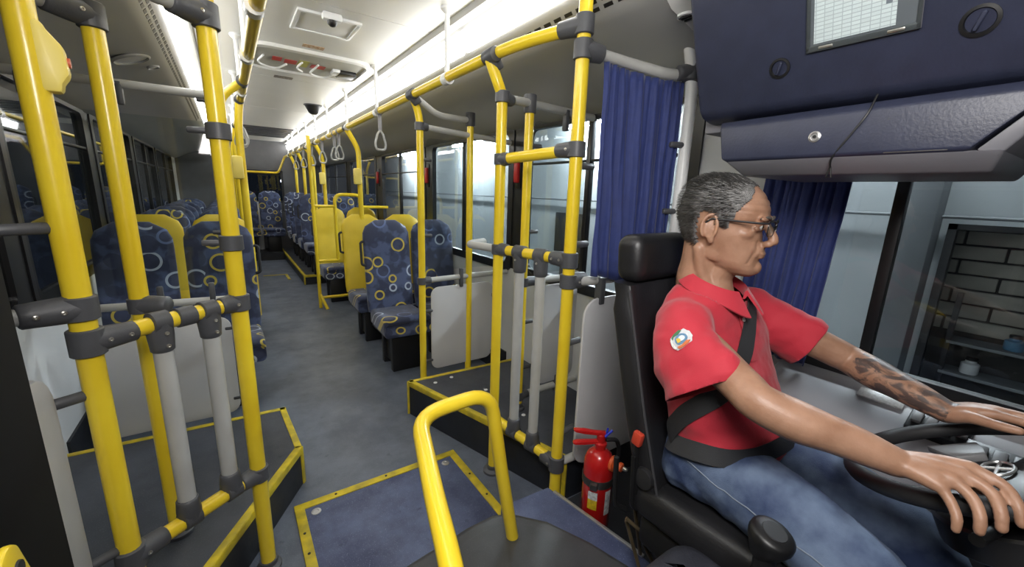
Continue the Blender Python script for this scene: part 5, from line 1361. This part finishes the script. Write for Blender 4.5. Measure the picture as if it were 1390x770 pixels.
# ------------------------------------------------ polo shirt
sh = MB(); torso(sh, 0.008, 1)
sh.limb([V(0.975, 0.590, 1.186), V(0.925, 0.555, 1.170), V(0.885, 0.510, 1.125), V(0.858, 0.448, 1.085)], [(0.070, 0.062), (0.068, 0.078), (0.064, 0.098), (0.064, 0.114)], n=28, ref=(1, 0, 0))
sh.limb([V(1.235, 0.590, 1.190), V(1.295, 0.550, 1.172), V(1.335, 0.49, 1.132), V(1.366, 0.425, 1.100)], [(0.062, 0.060), (0.062, 0.068), (0.062, 0.076), (0.062, 0.082)], n=28, ref=(1, 0, 0))
sme = remeshed(sh, 0.0055, 18, 0.5)
def cut(me, co, no, cen, rad, ok=lambda c: True):
    bm = bmesh.new(); bm.from_mesh(me)
    fsel = [f for f in bm.faces if (f.calc_center_median()-cen).length < rad and ok(f.calc_center_median())]
    geom = list({v for f in fsel for v in f.verts})+list({e for f in fsel for e in f.edges})+fsel
    bmesh.ops.bisect_plane(bm, geom=geom, plane_co=co, plane_no=no, clear_outer=False)
    dl = [f for f in bm.faces if (f.calc_center_median()-cen).length < rad and ok(f.calc_center_median()) and (f.calc_center_median()-co).dot(no) > 1e-5]
    bmesh.ops.delete(bm, geom=dl, context='FACES')
    bm.to_mesh(me); bm.free()
nR = Vector((-0.15, -0.62, -0.77)).normalized(); cR = V(0.858, 0.448, 1.085)
cut(sme, cR+nR*0.010, nR, cR+nR*0.06, 0.145, lambda c: c.x < 0.928-max(0, c.y-0.5)*0.2)
nL = Vector((0.35, -0.80, -0.48)).normalized(); cL = V(1.366, 0.425, 1.100)
cut(sme, cL+nL*0.004, nL, cL+nL*0.06, 0.125, lambda c: c.x > 1.293)
cut(sme, V(0, 0.56, 1.252), V(0, -0.35, 0.94), V(1.105, 0.575, 1.28), 0.11)
cut(sme, V(0, 0, 0.85), V(0, 0.0, -1), V(1.11, 0.50, 0.75), 0.3)
def folds(co):
    # drag folds: from the shoulder toward the lower sleeve, and across the belly
    a = noise.noise(Vector((co.x*5, (co.y*0.75+co.z*0.66)*26, (co.y*0.66-co.z*0.75)*4)))
    b = noise.noise(Vector((co.x*7+3, co.y*9, co.z*22+co.y*9)))
    lo = max(0.0, min(1.0, (1.02-co.z)/0.15))
    c = noise.noise(Vector((co.x*4, co.y*9+co.z*5, co.z*14-co.y*7)))
    return 0.0060*a*(1-0.5*lo)+0.010*b*lo+0.007*c+0.0015*noise.noise(co*45)
sme.update()
displaced(sme, folds)
sme.materials.clear(); sme.materials.append(SHIRT)
so_ = link('polo_shirt', sme, person); md = so_.modifiers.new('thickness', 'SOLIDIFY'); md.thickness = 0.003; md.offset = -1
dg = bpy.context.evaluated_depsgraph_get()
bvh = BVHTree.FromPolygons([v.co.copy() for v in sme.vertices], [tuple(p.vertices) for p in sme.polygons])
def snap(p, off):
    loc, nrm, _, _ = bvh.find_nearest(Vector(p)); return loc+nrm*off, nrm
# collar
m = MB(); Rw = []
na = 48
for i in range(na+1):
    a = math.radians(16+(360-32)*i/na)     # 0 = front
    ca, sa = math.cos(a), math.sin(a)
    back = (1-ca)/2
    cz = 1.262+0.050*back
    tip = math.exp(-((min(a, 2*PI-a)-math.radians(16))/0.45)**2)
    cx, cy = 1.104, 0.588-0.012*(1-back)
    ring = []
    for rr, dz in ((0.064, -0.02), (0.066, 0.0), (0.071, 0.006), (0.079, -0.004), (0.094+0.012*tip, -0.030-0.022*tip), (0.091+0.012*tip, -0.033-0.022*tip), (0.074, -0.010), (0.068, -0.02)):
        ring.append(Vector((cx-sa*rr*1.08, cy-ca*rr*1.0-0.012*tip*(rr > 0.08), cz+dz)))
    Rw.append(ring)
m.rings(Rw); m.build('collar', SHIRT, so_, ang=60)
# placket and buttons
def ribbon(path, width, off, th, name, m_, parent, side=None):
    mb = MB(); R = []
    P = []
    for i in range(len(path)-1):
        n_ = max(2, int((Vector(path[i+1])-Vector(path[i])).length/0.012))
        for k in range(n_): P.append(Vector(path[i]).lerp(Vector(path[i+1]), k/n_))
    P.append(Vector(path[-1]))
    Q = [snap(p, off) for p in P]
    pos = [q[0] for q in Q]; nr = [q[1] for q in Q]
    for _ in range(6):
        pos = [pos[0]]+[(pos[i-1]+pos[i]*2+pos[i+1])/4 for i in range(1, len(pos)-1)]+[pos[-1]]
        nr = [nr[0]]+[((nr[i-1]+nr[i]*2+nr[i+1])/4).normalized() for i in range(1, len(nr)-1)]+[nr[-1]]
    for i, p in enumerate(pos):
        t_ = (pos[min(i+1, len(pos)-1)]-pos[max(i-1, 0)]).normalized(); s_ = t_.cross(nr[i]).normalized(); n_ = nr[i]
        R.append([p-s_*width/2, p+s_*width/2, p+s_*width/2+n_*th, p-s_*width/2+n_*th])
    mb.rings(R); return mb.build(name, m_, parent, ang=60)
ribbon([(1.093, 0.50, 1.205), (1.092, 0.47, 1.15), (1.092, 0.46, 1.09)], 0.030, 0.003, 0.002, 'placket', SHIRT, so_)
for z in (1.205, 1.150):
    p, n_ = snap((1.093, 0.47, z), 0.007); m = MB(); m.lathe([(0.0058, -0.001), (0.0058, 0.001), (0.002, 0.0018)], p, n=12, rot=Vector((0, 0, 1)).rotation_difference(n_).to_matrix()); m.build('shirt_button', WHITE, so_)
# sleeve hems
# emblem on the right sleeve: shield, ribbon, branches
ec, en = snap((0.845, 0.505, 1.175), 0.0); ev = Vector((0, -0.38, 0.92)); ev = (ev-en*ev.dot(en)).normalized(); eu = ev.cross(en).normalized()
def patch(poly, off, name, m_, parent):
    mb = MB(); top = []; bot = []
    for a, b in poly:
        p, n_ = snap(ec+eu*a+ev*b, off); top.append(p); bot.append(p-n_*0.0015)
    c, n_ = snap(ec+eu*(sum(a for a, b in poly)/len(poly))+ev*(sum(b for a, b in poly)/len(poly)), off)
    n = len(poly); mb.add(top+bot+[c], [(i, (i+1) % n, 2*n) for i in range(n)]+[(i, n+i, n+(i+1) % n, (i+1) % n) for i in range(n)])
    return mb.build(name, m_, parent, ang=80)
def circ(cx, cy, rx, ry, n=20, a0=0, a1=360): return [(cx+rx*math.cos(math.radians(a0+(a1-a0)*i/n)), cy+ry*math.sin(math.radians(a0+(a1-a0)*i/n))) for i in range(n)]
em = patch([(-0.021, 0.020), (-0.012, 0.024), (-0.008, 0.028), (0.008, 0.028), (0.012, 0.024), (0.021, 0.020), (0.023, -0.006), (0.020, -0.020), (0.006, -0.027), (-0.006, -0.027), (-0.020, -0.020), (-0.023, -0.006)], 0.0022, 'emblem_patch', mat('emblem_white', (0.62, 0.64, 0.66), 0.6, vary=0.2, scale=120), so_)
patch(circ(0, 0.002, 0.0145, 0.0155), 0.0030, 'emblem_shield', mat('emblem_blue', (0.12, 0.26, 0.42), 0.6, vary=0.3, scale=200), em)
patch(circ(0, 0.004, 0.008, 0.008, 12), 0.0038, 'emblem_field', mat('emblem_pale', (0.60, 0.66, 0.70), 0.6), em)
patch([(-0.007, -0.007), (0.006, -0.009), (0.008, -0.002), (0.001, 0.001), (-0.005, -0.002)], 0.0044, 'emblem_figure', mat('emblem_yellow', (0.65, 0.45, 0.05), 0.6), em)
patch([(-0.023, 0.010), (-0.019, 0.014), (-0.015, 0.004), (-0.016, -0.010), (-0.012, -0.016), (-0.018, -0.015), (-0.022, -0.006)], 0.0038, 'emblem_branch', mat('emblem_green', (0.05, 0.17, 0.07), 0.6), em)
patch([(0.023, 0.010), (0.018, 0.018), (0.014, 0.010), (0.017, -0.004), (0.013, -0.015), (0.020, -0.014), (0.023, -0.004)], 0.0038, 'emblem_branch', mat('emblem_red', (0.62, 0.16, 0.05), 0.6), em)
patch([(-0.016, -0.017), (-0.008, -0.020), (0.008, -0.020), (0.016, -0.017), (0.014, -0.023), (0.0, -0.026), (-0.014, -0.023)], 0.0038, 'emblem_ribbon', WHITE, em)
# ------------------------------------------------ jeans
jn = MB()
jn.rings([[Vector((1.115+(rx)*math.copysign(abs(math.cos(2*PI*k/32))**0.8, math.cos(2*PI*k/32)), cy+ry*math.copysign(abs(math.sin(2*PI*k/32))**0.8, math.sin(2*PI*k/32)), z)) for k in range(32)] for z, cy, rx, ry in ((0.715, 0.51, 0.165, 0.12), (0.75, 0.505, 0.188, 0.13), (0.80, 0.49, 0.190, 0.133), (0.85, 0.492, 0.182, 0.128), (0.885, 0.495, 0.176, 0.122))])
for lg in (legR, legL): jn.limb(lg, [0.100, 0.096, 0.084, 0.078, 0.066, 0.058], n=24)
jme = remeshed(jn, 0.007, 8, 0.5)
def jfold(co):
    return 0.006*noise.noise(Vector((co.x*8, co.y*26+co.x*10, co.z*12)))*max(0.25, min(1, (co.y-0.2)/0.3))+0.003*noise.noise(co*28)
displaced(jme, jfold)
jme.materials.clear(); jme.materials.append(DENIM)
jo = link('jeans', jme, person)
# side seam
jb = BVHTree.FromPolygons([v.co.copy() for v in jme.vertices], [tuple(p.vertices) for p in jme.polygons])
pts = []
for i in range(26):
    y = 0.50-0.42*i/25; loc, nrm, _, _ = jb.find_nearest(Vector((0.86, y, 0.835-0.04*(i/25)))); pts.append(loc+nrm*0.001)
m = MB(); m.tube(pts, 0.0016, 6); m.build('side_seam', mat('denim_seam', (0.20, 0.24, 0.30), 0.8), jo)
# shoes
SHO = mat('shoe_black', (0.015, 0.015, 0.016), 0.4)
for (x, y, z) in ((0.995, 0.12, 0.20), (1.265, -0.05, 0.20)):
    zz = 0.29 if x < 1.1 else 0.16
    m = MB(); m.limb([(x, y+0.05, zz), (x, y-0.02, zz), (x, y-0.12, zz-0.01), (x, y-0.18, zz-0.015)], [(0.036, 0.042), (0.040, 0.045), (0.046, 0.032), (0.038, 0.024)], n=18, ref=(1, 0, 0)); m.build('shoe', SHO, person)
# ------------------------------------------------ eyeglasses
g = thing('eyeglasses', 'dark half-rim eyeglasses worn by the driver', 'glasses', W((0, 0.10, 0.12)))
GF = mat('glasses_dark', (0.012, 0.012, 0.014), 0.3)
for s in (-1, 1):
    outl = rrect(-0.027, 0.027, -0.017, 0.016, 0.010, 4)
    def lp(a, b, yo=0): return W((s*0.034+a, 0.108-0.18*abs(s*0.034+a)**1.0*0.55+yo, 0.119+b))
    m = MB(); pts = [lp(a, b) for a, b in outl]; m.tube(pts+[pts[0]], 0.0011, 6); m.build('rim', GF, g)
    m = MB(); m.add([lp(a, b, 0.0) for a, b in outl]+[lp(a, b, -0.0015) for a, b in outl], [tuple(range(len(outl)))]+[tuple(range(2*len(outl)-1, len(outl)-1, -1))]); m.build('lens', GLASSC, g)
    m = MB(); m.tube([lp(-0.028, 0.012), lp(-0.024, 0.0155), lp(0.0, 0.0172), lp(0.024, 0.0155), lp(0.028, 0.012)], 0.0028, 8); m.build('brow_bar', GF, g)
    m = MB(); e = lp(s*0.028, 0.012); m.tube([e, W((s*0.071, 0.086, 0.130)), W((s*0.0765, 0.04, 0.129)), W((s*0.081, -0.012, 0.128)), W((s*0.080, -0.030, 0.112))], [0.0022, 0.0028, 0.0026, 0.0022, 0.002], 8); m.build('temple', GF, g)
m = MB(); m.tube([W((-0.008, 0.106, 0.122)), W((0, 0.110, 0.124)), W((0.008, 0.106, 0.122))], 0.0018, 8); m.build('bridge', GF, g)
# ------------------------------------------------ seat belt
BELT = mat('belt_webbing', (0.028, 0.029, 0.032), 0.6, vary=0.15, bump=0.1, bscale=300)
sbt = thing('seat_belt', 'black seat belt across the chest and lap of the driver', 'seat belt', (0.89, 0.61, 0.85))
ribbon([(0.90, 0.61, 0.845), (0.925, 0.555, 0.90), (0.94, 0.505, 0.975), (0.962, 0.45, 1.04), (1.0, 0.44, 1.075), (1.05, 0.45, 1.125), (1.10, 0.48, 1.165), (1.16, 0.53, 1.21), (1.20, 0.59, 1.245), (1.22, 0.69, 1.22), (1.24, 0.74, 1.17)], 0.048, 0.007, 0.002, 'shoulder_strap', BELT, sbt)
ribbon([(0.90, 0.60, 0.855), (0.92, 0.50, 0.868), (0.97, 0.39, 0.884), (1.05, 0.35, 0.895), (1.13, 0.35, 0.895), (1.22, 0.37, 0.885), (1.30, 0.46, 0.87), (1.32, 0.58, 0.85)], 0.048, 0.009, 0.002, 'lap_strap', BELT, sbt)
# ---------------------------------------------------------------- ceiling fittings
ZS = ZC-0.004
t = thing('ceiling_hatch', 'white rectangular access hatch on the ceiling above the aisle', 'hatch', (0.555, 2.76, ZS))
m = MB(); m.bb(0.41, 0.70, 2.62, 2.90, ZS-0.008, ZS); m.build('panel', CEIL, t, bevel=0.003)
for q in ((0.39, 0.72, 2.60, 2.622), (0.39, 0.72, 2.898, 2.92), (0.39, 0.412, 2.622, 2.898), (0.698, 0.72, 2.622, 2.898)):
    m = MB(); m.bb(q[0], q[1], q[2], q[3], ZS-0.014, ZS); m.build('frame_bar', WTUBE, t, bevel=0.003)
t = thing('dome_camera', 'small grey surveillance camera on the ceiling by the access hatch', 'camera', (0.553, 2.60, ZS))
m = MB(); m.rbox((0.553, 2.575, ZS-0.02), (0.10, 0.05, 0.04), 0.012); m.build('housing', WTUBE, t)
m = MB(); m.lathe([(0.026, 0), (0.024, 0.016), (0.014, 0.026), (0.002, 0.03)], (0.553, 2.575, ZS-0.038), n=18, rot=Matrix.Diagonal((1, 1, -1))); m.build('lens_dome', BLK, t)
def decal(name, x0, x1, y0, y1, m_, label, parent=None):
    b = MB(); b.bb(x0, x1, y0, y1, ZS-0.0025, ZS); o = b.build(name, m_, parent, smooth=False)
    if label: tag(o, label, 'sticker')
    return o
decal('notice_sticker', 0.50, 0.63, 3.20, 3.26, mat('sticker_rust', (0.35, 0.14, 0.05), 0.5, col2=(0.6, 0.5, 0.35), scale=60), 'small brown notice sticker on the ceiling before the oval panel')
decal('notice_sticker', 0.42, 0.56, 4.22, 4.30, mat('sticker_dark', (0.06, 0.05, 0.05), 0.5, col2=(0.3, 0.25, 0.2), scale=60), 'small dark notice sticker on the ceiling behind the oval panel')
# oval roof-vent panel with wires and stickers
t = thing('roof_vent', 'oval recessed ceiling vent with red stickers and loose wires', 'vent', (0.6, 3.66, ZS))
outer = rrect(0.17, 1.02, 3.32, 4.02, 0.16, 8); inner = rrect(0.21, 0.98, 3.37, 3.97, 0.13, 8); n = len(outer)
m = MB(); vs = [(a, b, ZS) for a, b in outer]+[(a, b, ZS-0.022) for a, b in scaled(outer, 0)]+[(a, b, ZS-0.022) for a, b in inner]+[(a, b, ZS-0.003) for a, b in inner]
fs = []
for i in range(n):
    j = (i+1) % n
    for k in range(3): fs.append((k*n+i, k*n+j, (k+1)*n+j, (k+1)*n+i))
m.add(vs, fs); m.build('rim', CEIL, t, ang=30)
m = MB(); m.prism(inner, ZS-0.004, ZS-0.001); m.build('recess_plate', mat('vent_plate', (0.42, 0.42, 0.39), 0.5), t, smooth=False)
RS = mat('sticker_red', (0.55, 0.05, 0.05), 0.5)
for q in ((0.36, 0.42, 3.62, 3.72), (0.44, 0.52, 3.64, 3.74), (0.62, 0.72, 3.66, 3.75)):
    m = MB(); m.bb(q[0], q[1], q[2], q[3], ZS-0.007, ZS-0.004); m.build('red_sticker', RS, t, smooth=False)
m = MB(); m.bb(0.53, 0.60, 3.60, 3.78, ZS-0.006, ZS-0.004); m.build('yellow_sticker', mat('sticker_green', (0.45, 0.45, 0.10), 0.5), t, smooth=False)
m = MB(); m.rbox((0.885, 3.74, ZS-0.018), (0.13, 0.16, 0.03), 0.008); m.build('control_box', BLK, t)
m = MB(); m.rbox((0.80, 3.72, ZS-0.015), (0.06, 0.12, 0.026), 0.008); m.build('connector_block', WTUBE, t)
for pts in ([(0.30, 3.62, ZS-0.01), (0.26, 3.78, ZS-0.03), (0.40, 3.88, ZS-0.03), (0.46, 3.75, ZS-0.012)], [(0.55, 3.62, ZS-0.012), (0.52, 3.74, ZS-0.03), (0.58, 3.86, ZS-0.02)], [(0.66, 3.62, ZS-0.01), (0.62, 3.84, ZS-0.035), (0.76, 3.90, ZS-0.03), (0.80, 3.76, ZS-0.02)]):
    m = MB(); m.tube(pts, 0.007, 8, 0.08); m.build('wire', WTUBE, t)
t = thing('ceiling_horn', 'black cone loudspeaker hanging from the ceiling', 'speaker', (0.90, 5.4, ZS))
m = MB(); m.lathe([(0.085, 0), (0.088, 0.012), (0.05, 0.085), (0.03, 0.10), (0.005, 0.102)], (0.90, 5.4, ZS), n=20, rot=Matrix.Diagonal((1, 1, -1))); m.build('cone', BLK, t)
m = MB(); m.lathe([(0.10, 0), (0.10, 0.006), (0.086, 0.008)], (0.90, 5.4, ZS), n=20, rot=Matrix.Diagonal((1, 1, -1))); m.build('flange', CONN, t)
t = thing('roof_grille', 'dark slatted roof grille on the ceiling near the rear', 'grille', (0.6, 8.6, ZS))
m = MB(); m.bb(0.20, 1.0, 7.9, 9.3, ZS-0.006, ZS); m.build('back_plate', BLKF, t, smooth=False)
for i in range(6):
    m = MB(); m.bb(0.20, 1.0, 7.93+i*0.26, 7.99+i*0.26, ZS-0.016, ZS-0.006); m.build('slat', CONN, t, bevel=0.003)
# red emergency window levers
REDP = mat('lever_red', (0.5, 0.02, 0.02), 0.4)
for y, lab in ((2.51, 'pillar by the first passenger window'), (4.18, 'pillar behind the second passenger window'), (5.92, 'pillar behind the third passenger window')):
    t = thing('emergency_lever', 'red emergency window lever on the driver side %s' % lab, 'lever', (XR-0.01, y, 1.55))
    m = MB(); m.rbox((XR-0.022, y, 1.66), (0.03, 0.05, 0.16), 0.01); m.build('handle', REDP, t)
    m = MB(); m.rbox((XR-0.006, y, 1.66), (0.012, 0.07, 0.24), 0.004); m.build('mount', BLKF, t)
# dark pillars between windows on both sides
k = 4
for a, b in zip(WR[1:], WR[2:]):
    m = MB(); m.bb(XR-0.004, XR+0.002, a[1]+0.02, b[0]-0.02, 0.93, 1.97); tag(struct('trim_%d' % k, m, BLKF, smooth=False), 'black window pillar trim number %d from the driver' % (k-3), 'trim'); k += 1
for a, b in zip(WL, WL[1:]):
    m = MB(); m.bb(XL-0.002, XL+0.004, a[1]+0.02, b[0]-0.02, 0.93, 1.97); tag(struct('trim_%d' % k, m, BLKF, smooth=False), 'black window pillar trim number %d from the entrance door' % (k-7), 'trim'); k += 1
# rounded front end of the driver-side duct with round vent
t = thing('duct_end', 'pale grey rounded duct end with small round vent by the curtain', 'duct', (1.4, 1.0, 2.1))
m = MB(); R = []
base = [(1.14, 2.41), (1.19, 2.26), (1.23, 2.18), (1.30, 2.13), (1.42, 2.10), (1.58, 2.05), (1.70, 1.99), (1.775, 1.97), (1.775, 2.41)]
for y, g in ((0.975, 0.0), (0.92, 0.02), (0.87, 0.06), (0.85, 0.12)):
    R.append([Vector((min(1.775, x+g*0.9), y, z+(2.41-z)*g*1.8)) for x, z in base])
m.rings(R); m.build('end_cap', CEIL, t, ang=40)
m = MB(); m.lathe([(0.035, 0), (0.035, 0.008), (0.028, 0.010), (0.026, 0.002), (0.002, 0.002)], (1.36, 0.95, 2.12), n=20, rot=Matrix.Diagonal((1, 1, -1))); v_ = m.build('round_vent', WTUBE, t)
for i in range(3):
    m = MB(); m.bb(1.338+i*0.018, 1.346+i*0.018, 0.928, 0.972, 2.108, 2.119); m.build('vent_slat', BLK, v_, smooth=False)

# ---------------------------------------------------------------- outside: garage seen through the windows
GW = mat('garage_wall', (0.46, 0.49, 0.50), 0.7, vary=0.12, scale=1.5)
GP = mat('garage_pillar', (0.20, 0.215, 0.225), 0.7, vary=0.15, scale=2)
m = MB(); m.bb(4.2, 4.35, -3.0, -1.2, -0.9, 3.4); m.bb(4.2, 4.35, 0.62, 14.0, -0.9, 3.4); m.bb(4.2, 4.35, -1.2, 0.62, 1.40, 3.4); m.bb(4.2, 4.35, -1.2, 0.62, -0.9, -0.1)
gw = tag(m.build('garage_wall', GW, smooth=False), 'pale grey garage wall outside the driver side windows', 'wall'); gw['kind'] = 'structure'
m = MB(); m.bb(-3, 6, -3, 14, -0.95, -0.9); gf = tag(m.build('garage_floor', mat('garage_concrete', (0.12, 0.12, 0.12), 0.7, vary=0.2, scale=2), smooth=False), 'dark concrete garage floor outside the bus', 'floor'); gf['kind'] = 'structure'
m = MB(); m.bb(3.98, 4.2, 0.66, 0.86, -0.9, 3.4); tag(m.build('garage_pillar', GP, bevel=0.01), 'grey square garage pillar beside the brick window opening', 'pillar')
m = MB(); m.tube([(4.16, -2.5, 1.445), (4.16, 13.5, 1.445)], 0.012, 8); tag(m.build('wall_conduit', GP), 'thin grey conduit running along the garage wall', 'conduit')
t = thing('garage_window', 'dark framed opening in the garage wall showing pale brickwork', 'window', (4.2, -0.3, -0.1))
for q in ((0.575, 0.62, -0.1, 1.40), (-1.2, -1.155, -0.1, 1.40), (-1.2, 0.62, 1.36, 1.40), (-1.2, 0.62, -0.1, -0.06)):
    m = MB(); m.bb(4.17, 4.25, q[0], q[1], q[2], q[3]); m.build('frame_bar', BLKF, t, smooth=False)
bwall = MB(); bwall.bb(4.62, 4.7, -1.6, 1.0, -0.3, 1.7)
bw = tag(bwall.build('brick_wall', mat('mortar_dark', (0.05, 0.048, 0.045), 0.9), smooth=False), 'pale brick wall behind the garage window opening', 'wall')
BR = mat('pale_brick', (0.42, 0.39, 0.33), 0.8, vary=0.2, scale=6)
bm_ = MB(); bm_.box((0, 0, 0), (0.03, 0.435, 0.098)); bmesh_ = bm_.mesh('brick', BR, bevel=0.006)
for r_ in range(9):
    for c in range(6):
        y = -1.45+c*0.45+(0.225 if r_ % 2 else 0.0)
        if y > 0.8: continue
        b = link('brick', bmesh_, bw); b.location = (4.61, y, 0.62+r_*0.112)
t = thing('shelf_rack', 'dark steel shelf rack with small parts outside the driver window', 'shelf', (4.45, -0.2, -0.3))
for z in (0.28, 0.52):
    m = MB(); m.bb(4.34, 4.56, -1.1, 0.5, z, z+0.02); m.build('shelf_board', GP, t, smooth=False)
for y in (-1.1, 0.48):
    m = MB(); m.bb(4.36, 4.40, y, y+0.03, -0.3, 0.9); m.build('upright', BLKF, t, smooth=False)
rnd = random.Random(4)
for i in range(7):
    y = 0.36-i*0.17; z = 0.54 if i % 2 else 0.30; hgt = rnd.uniform(0.08, 0.18)
    tt = thing('parts_jar', 'small %s container on the %s shelf board outside, %s' % (('white', 'blue', 'grey')[i % 3], 'upper' if i % 2 else 'lower', ('next to the upright', 'next to the upright', 'second along', 'second along', 'third along', 'third along', 'last along')[i]), 'container', (4.45, y, z))
    m = MB(); m.lathe([(0.045, 0), (0.05, 0.01), (0.05, hgt*0.75), (0.03, hgt*0.85), (0.03, hgt)], (4.45, y, z), n=12); m.build('body', (WTUBE, mat('jar_blue', (0.1, 0.25, 0.4), 0.4), GTUBE)[i % 3], tt)
    m = MB(); m.lathe([(0.034, hgt), (0.034, hgt+0.02), (0.005, hgt+0.022)], (4.45, y, z), n=12); m.build('lid', BLKF, tt)
m = MB(); m.bb(4.16, 4.21, 4.15, 4.85, 0.42, 1.25); tag(m.build('wall_cabinet', BLKF, bevel=0.01), 'dark square cabinet on the garage wall', 'cabinet')
GL = emis('garage_lamp_glow', (0.95, 0.98, 1.0), 260.0)
for y, lab in ((0.9, 'opposite the driver window'), (3.9, 'opposite the first passenger windows'), (7.3, 'opposite the middle passenger windows'), (10.6, 'opposite the rear passenger windows')):
    t = thing('garage_lamp', 'bright tube lamp on the garage wall %s' % lab, 'lamp', (4.0, y, 2.45))
    zz = 2.42 if y > 1 else 2.9
    m = MB(); m.tube([(3.9, y-0.55, zz), (3.9, y+0.55, zz)], 0.035, 12); m.build('tube', GL, t)
    m = MB(); m.bb(3.98, 4.2, y-0.57, y+0.57, zz+0.04, zz+0.07); m.build('bracket', GP, t, smooth=False)
t = thing('flash_glint', 'glowing bead added beyond the rear window as the flash reflection', 'lamp', (1.15, 11.6, 1.5))  # flash reflection in the rear glass, built as an added glowing bead and post
m = MB(); m.ell((1.15, 11.6, 1.62), (0.06, 0.03, 0.06)); m.build('glint_bead', emis('flash_glint_glow', (1, 1, 1), 60.0), t)
m = MB(); m.tube([(1.15, 11.66, -0.9), (1.15, 11.66, 1.62)], 0.03, 8); m.build('post', GP, t)
